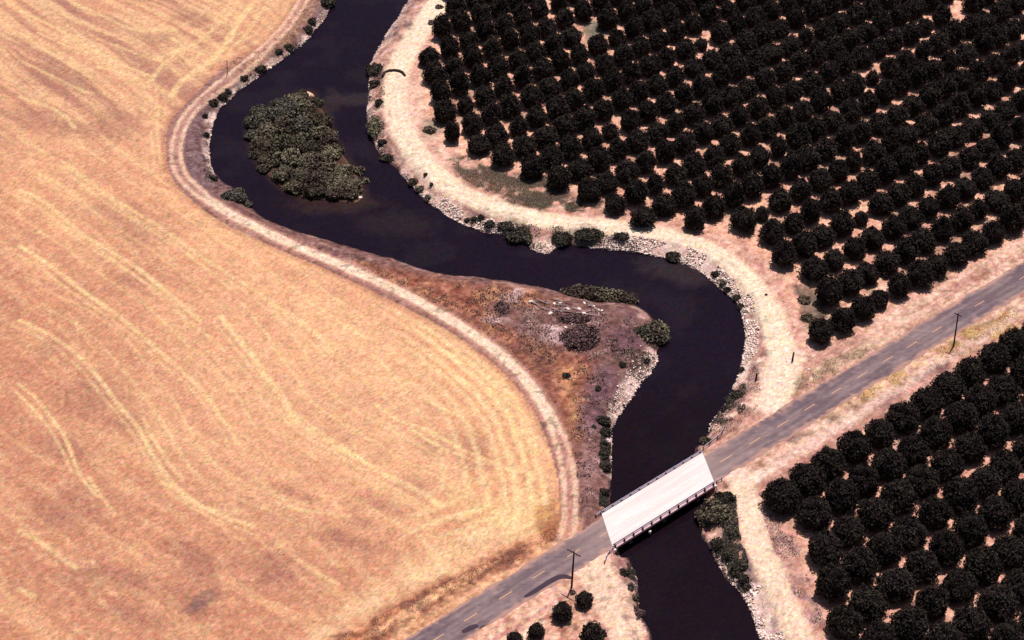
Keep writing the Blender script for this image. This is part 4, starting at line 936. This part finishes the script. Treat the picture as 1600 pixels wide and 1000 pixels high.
ISL += [(440,161,26,1.6,'greyleaf'),(458,153,24,1.5,'olive'),(472,148,20,1.2,'olive'),(492,158,22,1.4,'olive'),(408,172,26,1.6,'greyleaf'),(505,188,26,2.0,'olive'),(512,212,26,2.0,'olive'),(484,160,24,1.6,'olive'),(524,232,24,1.7,'olive'),(558,298,14,.7,'olive'),(395,210,22,1.8,'greyleaf'),(398,240,20,1.6,'olive'),(414,262,22,1.6,'olive')]
for cx, cy, wpx, hm, kd in ISL: shrub(cx, cy, wpx * 1.2, hm * 1.45, kd, gl[kd] if (cx, cy) != (474, 196) else 'silvery grey willow bush in the middle top of the island', 'willow bushes on the river island', 'willow_bush', nb=9, amp=.55, size=.55)
shrub(562, 266, 22, 2.2, 'olive', 'thin olive sapling bush standing in water off the island tip', None, 'willow_bush', dens=.35, nb=8)
shrub(571, 282, 16, 1.4, 'olive', 'sparse low bush at the lower right tip of the island', None, 'willow_bush', dens=.4, nb=8)

# ------------------------------------------------------------------ rocks
def rock_template(seed):
    r = np.random.default_rng(seed); t = (1 + 5 ** .5) / 2
    v = np.array([(-1, t, 0), (1, t, 0), (-1, -t, 0), (1, -t, 0), (0, -1, t), (0, 1, t), (0, -1, -t), (0, 1, -t), (t, 0, -1), (t, 0, 1), (-t, 0, -1), (-t, 0, 1)], float); v /= np.linalg.norm(v[0])
    f = np.array([(0, 11, 5), (0, 5, 1), (0, 1, 7), (0, 7, 10), (0, 10, 11), (1, 5, 9), (5, 11, 4), (11, 10, 2), (10, 7, 6), (7, 1, 8), (3, 9, 4), (3, 4, 2), (3, 2, 6), (3, 6, 8), (3, 8, 9), (4, 9, 5), (2, 4, 11), (6, 2, 10), (8, 6, 7), (9, 8, 1)])
    v = v * r.uniform(.7, 1.25, (12, 1)) * np.array([1, .8, .6]); return v, f
RT = [rock_template(k) for k in range(10)]
def riprap(pts, wid, n, s0, s1, label, off=0.0, land=True):
    """rocks scattered along a traced shoreline stretch, uphill from the water"""
    P = np.array(WL(pts, ZW)); seg = np.hypot(*np.diff(P, axis=0).T); cum = np.r_[0, np.cumsum(seg)]; Vs, Fs, n0 = [], [], 0
    rg = np.random.default_rng(int(pts[0][0])); cen = None
    for k in range(int(n * 2.5)):
        u = rg.random() * cum[-1]; i = min(np.searchsorted(cum, u) - 1, len(seg) - 1); i = max(i, 0); p = P[i] + (P[i + 1] - P[i]) * (u - cum[i]) / seg[i]
        d = (P[i + 1] - P[i]) / seg[i]; nn = np.array([-d[1], d[0]]); a = rg.random() ** 1.25 * wid + off
        q = p + nn * a
        if sdat(*q) < -.3: q = p - nn * a
        if sdat(*q) < -.3: continue
        if fbm(np.array([q[0]]), np.array([q[1]]), 5, 2, 7)[0] < .36 + .14 * (a / wid) and a > .4: continue
        z = gz(*q); v, f = RT[rg.integers(10)]; s = (s0 * .6 + (s1 * .68 - s0 * .6) * rg.random() ** 2) * (1.5 if rg.random() < .06 else 1)
        an = rg.uniform(0, 6.28); R_ = np.array([[math.cos(an), -math.sin(an), 0], [math.sin(an), math.cos(an), 0], [0, 0, 1]])
        Vs.append(v @ R_.T * s + np.array([q[0], q[1], z + s * .12])); Fs.append(f + n0); n0 += len(v)
    if not Vs: return
    o = npmesh('riprap', np.concatenate(Vs), np.concatenate(Fs), M['rock']); tag(o, label, 'stones', kind='stuff')
riprap([(680,324),(700,339),(720,350),(740,358),(765,364),(785,367),(800,372)], 3.2, 620, .18, .5, 'pale stones lining the east bank inside the bend across from the field')
riprap([(628,274),(645,292),(660,308),(680,324)], 1.6, 130, .15, .4, 'thin line of pale stones above the green bush cluster')
riprap([(828,389),(845,397),(858,396),(866,388),(878,385)], 1.3, 90, .2, .45, 'pale stones edging the small sand spit')
riprap([(920,387),(960,391),(990,394),(1020,400),(1050,406),(1080,416),(1100,430)], 4.0, 1000, .2, .55, 'broad band of pale riprap below the sweeping dirt track')
riprap([(1100,430),(1118,445),(1135,459),(1150,472),(1158,487)], 3.6, 360, .2, .5, 'pale riprap at the outer corner of the river bend')
riprap([(1158,487),(1163,510),(1165,530),(1162,550),(1158,570),(1150,595)], 3.2, 420, .2, .55, 'pale riprap on the east shore running down toward the bridge')
riprap([(1145,606),(1130,636),(1109,662),(1107,676)], 2.2, 90, .18, .4, 'scattered pale stones just above the bridge on the east shore')
riprap([(1028,556),(1021,573),(1012,588),(998,603),(985,622),(972,640),(962,655)], 3.6, 430, .15, .46, 'white stones along the lower shore of the grassy point')
riprap([(1028,556),(1021,573),(1012,588),(998,603),(985,622)], 5.0, 110, .14, .4, 'looser white stones above the lower shore of the point')
riprap([(962,655),(957,672),(956,700),(955,735)], 1.0, 70, .15, .35, 'thin line of white stones beside the bush column')
riprap([(334,180),(330,200),(328,230),(329,255),(335,272)], 1.5, 190, .18, .42, 'pale stones along the straight west bank facing the island')
riprap([(520,6),(505,32),(490,50),(470,70),(447,88),(425,104)], 1.4, 210, .15, .38, 'pale stones along the upper west bank near the top edge')
riprap([(425,104),(405,120),(385,133),(365,149),(345,168)], 1.4, 170, .15, .4, 'pale stones along the upper west bank at the bend')
riprap([(1160,930),(1176,960),(1182,984),(1188,1000),(1200,1030)], 4.2, 420, .22, .55, 'white riprap on the lower east bank at the bottom edge')
riprap([(1108,856),(1123,885),(1140,910),(1160,930)], 3.0, 90, .18, .42, 'scattered white stones among bushes below the bridge')
riprap([(984,884),(998,915),(1000,950),(1012,982)], 2.0, 60, .15, .35, 'scattered stones on the lower west bank')
riprap([(605,50),(585,85),(577,110),(575,160),(580,215),(600,250)], 1.8, 130, .15, .38, 'sparse pale stones on the upper east bank')
riprap([(640,0),(620,30),(605,52)], 2.4, 80, .15, .35, 'sparse pale stones on the east bank at the top edge')
# single things made of rock or timber
def single_rock(px_, py_, s, label, mat='rock', name='boulder', flat=1.0):
    x, y, z = on_ground(px_, py_); v, f = RT[int(px_) % 10]
    o = npmesh(name, v * s * np.array([1, 1, flat]), f, M[mat]); o.location = (x, y, z + s * .2); m = o.modifiers.new('sub', 'SUBSURF'); m.levels = m.render_levels = 1; tag(o, label, 'rock')
single_rock(563, 309, .9, 'pale flat rock at the lower right tip of the island', flat=.6)
single_rock(483, 149, 1.1, 'pale tan rock at the top tip of the island', flat=.6)
single_rock(579, 150, .7, 'bright rock at the east waterline above the round shrub')
single_rock(1130, 783, .9, 'white flat rock beside the right end of the bridge', flat=.6)
single_rock(1264, 578, .6, 'small white block at the corner of the pale dirt by the road')
single_rock(1197, 461, .55, 'dark reddish lump in the middle of the east dirt track', mat='wood')
# rubble and bleached logs on the point
RB = [((831,473),(846,480)),((838,468),(860,476)),((846,482),(868,488)),((852,474),(878,473)),((866,476),(890,480)),((872,486),(900,490)),((880,484),(890,480)),((862,483),(880,489)),((868,469),(884,472)),((895,482),(915,488)),((900,490),(925,486)),((912,472),(930,480)),((905,492),(938,494)),((928,482),(944,490)),((918,476),(940,486)),((842,486),(832,478))]
for k, (a, b) in enumerate(RB):
    pa = on_ground(*a); pb = on_ground(*b); mb = MB(); cx, cy = (pa[0] + pb[0]) / 2, (pa[1] + pb[1]) / 2
    n = 5; P = [np.array([pa[0] + (pb[0] - pa[0]) * t - cx, pa[1] + (pb[1] - pa[1]) * t - cy, .18 + .12 * math.sin(k + t * 5)]) for t in np.linspace(0, 1, n)]
    mb.tube(P, [.2, .24, .2, .16, .1], 7); o = mb.build('bleached_log', M['palewood']); o.location = (cx, cy, gz(cx, cy)); tag(o, 'bleached grey log lying in the rubble pile on the point', 'log', 'bleached logs in the rubble pile')
BR_ = [(830,472,.8),(860,490,.75),(913,474,.55),(921,478,.5),(927,479,.45),(935,485,.5),(905,483,.7),(912,490,.6),(940,486,.5),(866,475,.6),(887,483,.7),(894,507,.5),(876,522,.6),(884,512,.55),(876,474,.5)]
for k, (a, b, s) in enumerate(BR_):
    x, y, z = on_ground(a, b); v, f = RT[k % 10]; o = npmesh('broken_slab', v * s * np.array([1.2, .9, .45]), f, M['rock']); o.location = (x, y, z + .15); o.rotation_euler = (0, 0, k * .9); tag(o, 'white broken slab scattered in the rubble on the point', 'slab', 'white broken slabs on the point')

# ------------------------------------------------------------------ low weeds as ground cover
def cover(name, pts, n, size, mat, label, h=.25, z=0, thr=.45, seed=1):
    P = WL(pts, z); A_ = np.array(P); rg = np.random.default_rng(seed)
    q = rg.uniform(A_.min(0), A_.max(0), (n * 3, 2)); ok = inpoly(q[:, 0], q[:, 1], P) & (fbm(q[:, 0], q[:, 1], 4, 3, 3) + (rg.random(len(q)) - .5) * .12 > thr); q = q[ok][:n]
    ii = np.clip(np.searchsorted(ax_, q[:, 0]), 0, NX - 1); jj = np.clip(np.searchsorted(ay_, q[:, 1]), 0, NY - 1); zz = Z[jj * NX + ii]; keep_ = (sdv[jj * NX + ii] > .2) & (np.abs(dR[jj * NX + ii]) > 4.4); q = q[keep_]; zz = zz[keep_]; n = len(q)
    N = rg.normal(size=(n, 3)); N[:, 2] = np.abs(N[:, 2]) + .5; N /= np.linalg.norm(N, axis=1)[:, None]; T = np.cross(N, rg.normal(size=(n, 3))); T /= np.linalg.norm(T, axis=1)[:, None]; B_ = np.cross(N, T)
    s = (size * rg.uniform(.5, 1.4, n))[:, None]; c = np.stack([q[:, 0], q[:, 1], zz + rg.random(n) * h + .05], 1)
    V = np.stack([c - T * s * .5, c + B_ * s * .3, c + T * s * .5, c - B_ * s * .3], 1).reshape(-1, 3)
    o = npmesh(name, V, np.arange(4 * n).reshape(-1, 4), M[mat]); tag(o, label, 'weeds', kind='stuff')
cover('green_weeds', [(698,250),(730,243),(770,264),(800,270),(850,276),(885,290),(897,310),(872,322),(845,327),(800,318),(760,302),(725,280)], 9000, .28, 'weed', 'patch of low green weeds between the pale track and orchard', thr=.40, seed=2)
cover('green_weeds', [(868,320),(905,314),(935,308),(948,318),(935,329),(890,331)], 1500, .28, 'weed', 'smaller green weed patch at the orchard edge beside the pale track', seed=3)
cover('dry_brush', [(560,412),(640,425),(700,436),(770,445),(880,470),(1000,500),(1020,560),(960,640),(948,780),(905,800),(898,700),(872,650),(842,602),(800,555),(740,508),(660,465),(600,435)], 16000, .30, 'brush', 'dry grey-brown brush covering the point between track and river', thr=.5, seed=4)
cover('dry_brush', [(398,90),(440,56),(475,5),(530,-60),(540,-30),(510,10),(470,60),(400,115),(345,160),(325,200),(322,270),(290,270),(285,210),(310,165)], 9000, .28, 'brush', 'dry grey brush along the upper west bank', thr=.5, seed=5)
cover('dry_brush', [(300,285),(400,345),(520,385),(640,415),(600,425),(480,385),(380,340)], 3500, .28, 'brush', 'dry brown brush strip between farm track and west water edge', thr=.45, seed=6)
cover('dry_grass', [(480,1030),(540,990),(600,958),(660,925),(720,897),(780,868),(830,846),(872,815),(872,838),(830,866),(780,892),(730,915),(680,945),(620,980),(560,1020)], 9000, .26, 'straw', 'rough brown dry grass strip between the field and the road', thr=.42, seed=7)
cover('roadside_weeds', [(1222,618),(1245,590),(1262,575),(1300,560),(1345,545),(1375,545),(1350,565),(1300,585),(1258,605),(1238,622)], 1200, .25, 'brush', 'greenish weeds on the north verge of the road', thr=.45, seed=8)
cover('roadside_weeds', [(1285,650),(1330,612),(1380,590),(1420,560),(1480,530),(1560,492),(1600,480),(1600,520),(1540,545),(1480,560),(1460,580),(1420,600),(1370,615),(1320,640)], 5000, .26, 'straw', 'yellowish weeds on the south verge of the road near the pole', thr=.48, seed=9)
cover('dry_grass', [(1190,800),(1215,800),(1240,835),(1262,900),(1285,960),(1300,1010),(1275,1000),(1240,930),(1210,860)], 3000, .25, 'brush', 'dry grass strip between the lower track and the large trees', thr=.52, seed=10)
cover('bank_scrub', [(640,-20),(660,0),(648,50),(625,85),(600,120),(590,180),(600,230),(640,275),(700,320),(780,350),(800,372),(690,330),(600,250),(570,190),(575,110),(600,55)], 4500, .28, 'brush', 'thin scrub on the upper east riverbank', thr=.5, seed=12)
cover('bank_scrub', [(1165,560),(1185,570),(1190,630),(1150,670),(1120,690),(1105,680),(1140,620)], 2500, .25, 'brush', 'thin scrub on the east bank above the bridge', thr=.46, seed=13)

for k, (pts, n, lb) in enumerate((
 ([(940,650),(958,655),(956,700),(954,785),(936,785),(938,720)], 1300, 'dark low scrub joining the bush column above the bridge'),
 ([(1100,780),(1150,775),(1155,830),(1170,880),(1180,925),(1165,935),(1130,900),(1105,850)], 2600, 'dark low scrub on the lower east bank below the bridge'),
 ([(345,140),(400,100),(455,65),(500,20),(520,0),(530,5),(505,40),(455,85),(400,125),(350,165)], 1500, 'dark low scrub on the upper west bank near the stones'),
 ([(312,175),(335,170),(330,280),(345,290),(320,285),(314,230)], 500, 'dark low scrub above the stones of the straight west bank'),
 ([(572,100),(600,95),(602,170),(600,215),(625,255),(660,290),(650,305),(600,255),(570,190)], 1300, 'dark low scrub on the east bank opposite the island'),
 ([(715,335),(830,352),(930,360),(1000,378),(1000,392),(920,380),(830,380),(760,362),(715,350)], 1500, 'dark low scrub along the inner edge of the east stones'),
 ([(1105,425),(1125,430),(1165,475),(1170,540),(1160,540),(1150,480),(1110,445)], 500, 'dark low scrub at the outer river bend'),
 ([(1125,600),(1165,595),(1165,640),(1135,660),(1110,665)], 700, 'dark low scrub on the east shore above the bridge'),
 ([(980,870),(1005,880),(1010,960),(995,960),(985,910)], 500, 'dark low scrub on the lower west bank'),
 ([(960,520),(1030,500),(1025,560),(985,600),(950,640),(940,600)], 700, 'dark low tufts dotted over the tip of the point'))):
    cover('low_scrub', pts, int(n * 2.2), .42, 'darkshrub', lb, h=.5, thr=.52, seed=40 + k)

cover('brush_tufts', [(600,430),(700,440),(840,460),(1000,495),(1025,545),(985,610),(950,650),(935,780),(905,790),(898,700),(880,640),(850,590),(800,535),(740,490)], 1500, .6, 'darkshrub', 'scattered dark brown tufts over the rough ground of the point', h=.3, thr=.56, seed=71)
cover('brush_tufts', [(600,430),(700,440),(840,460),(1000,495),(1025,545),(985,610),(950,650),(935,780),(905,790),(898,700),(880,640),(850,590),(800,535),(740,490)], 3500, .55, 'brush', 'scattered grey-brown brush tufts over the rough ground of the point', h=.4, thr=.5, seed=72)
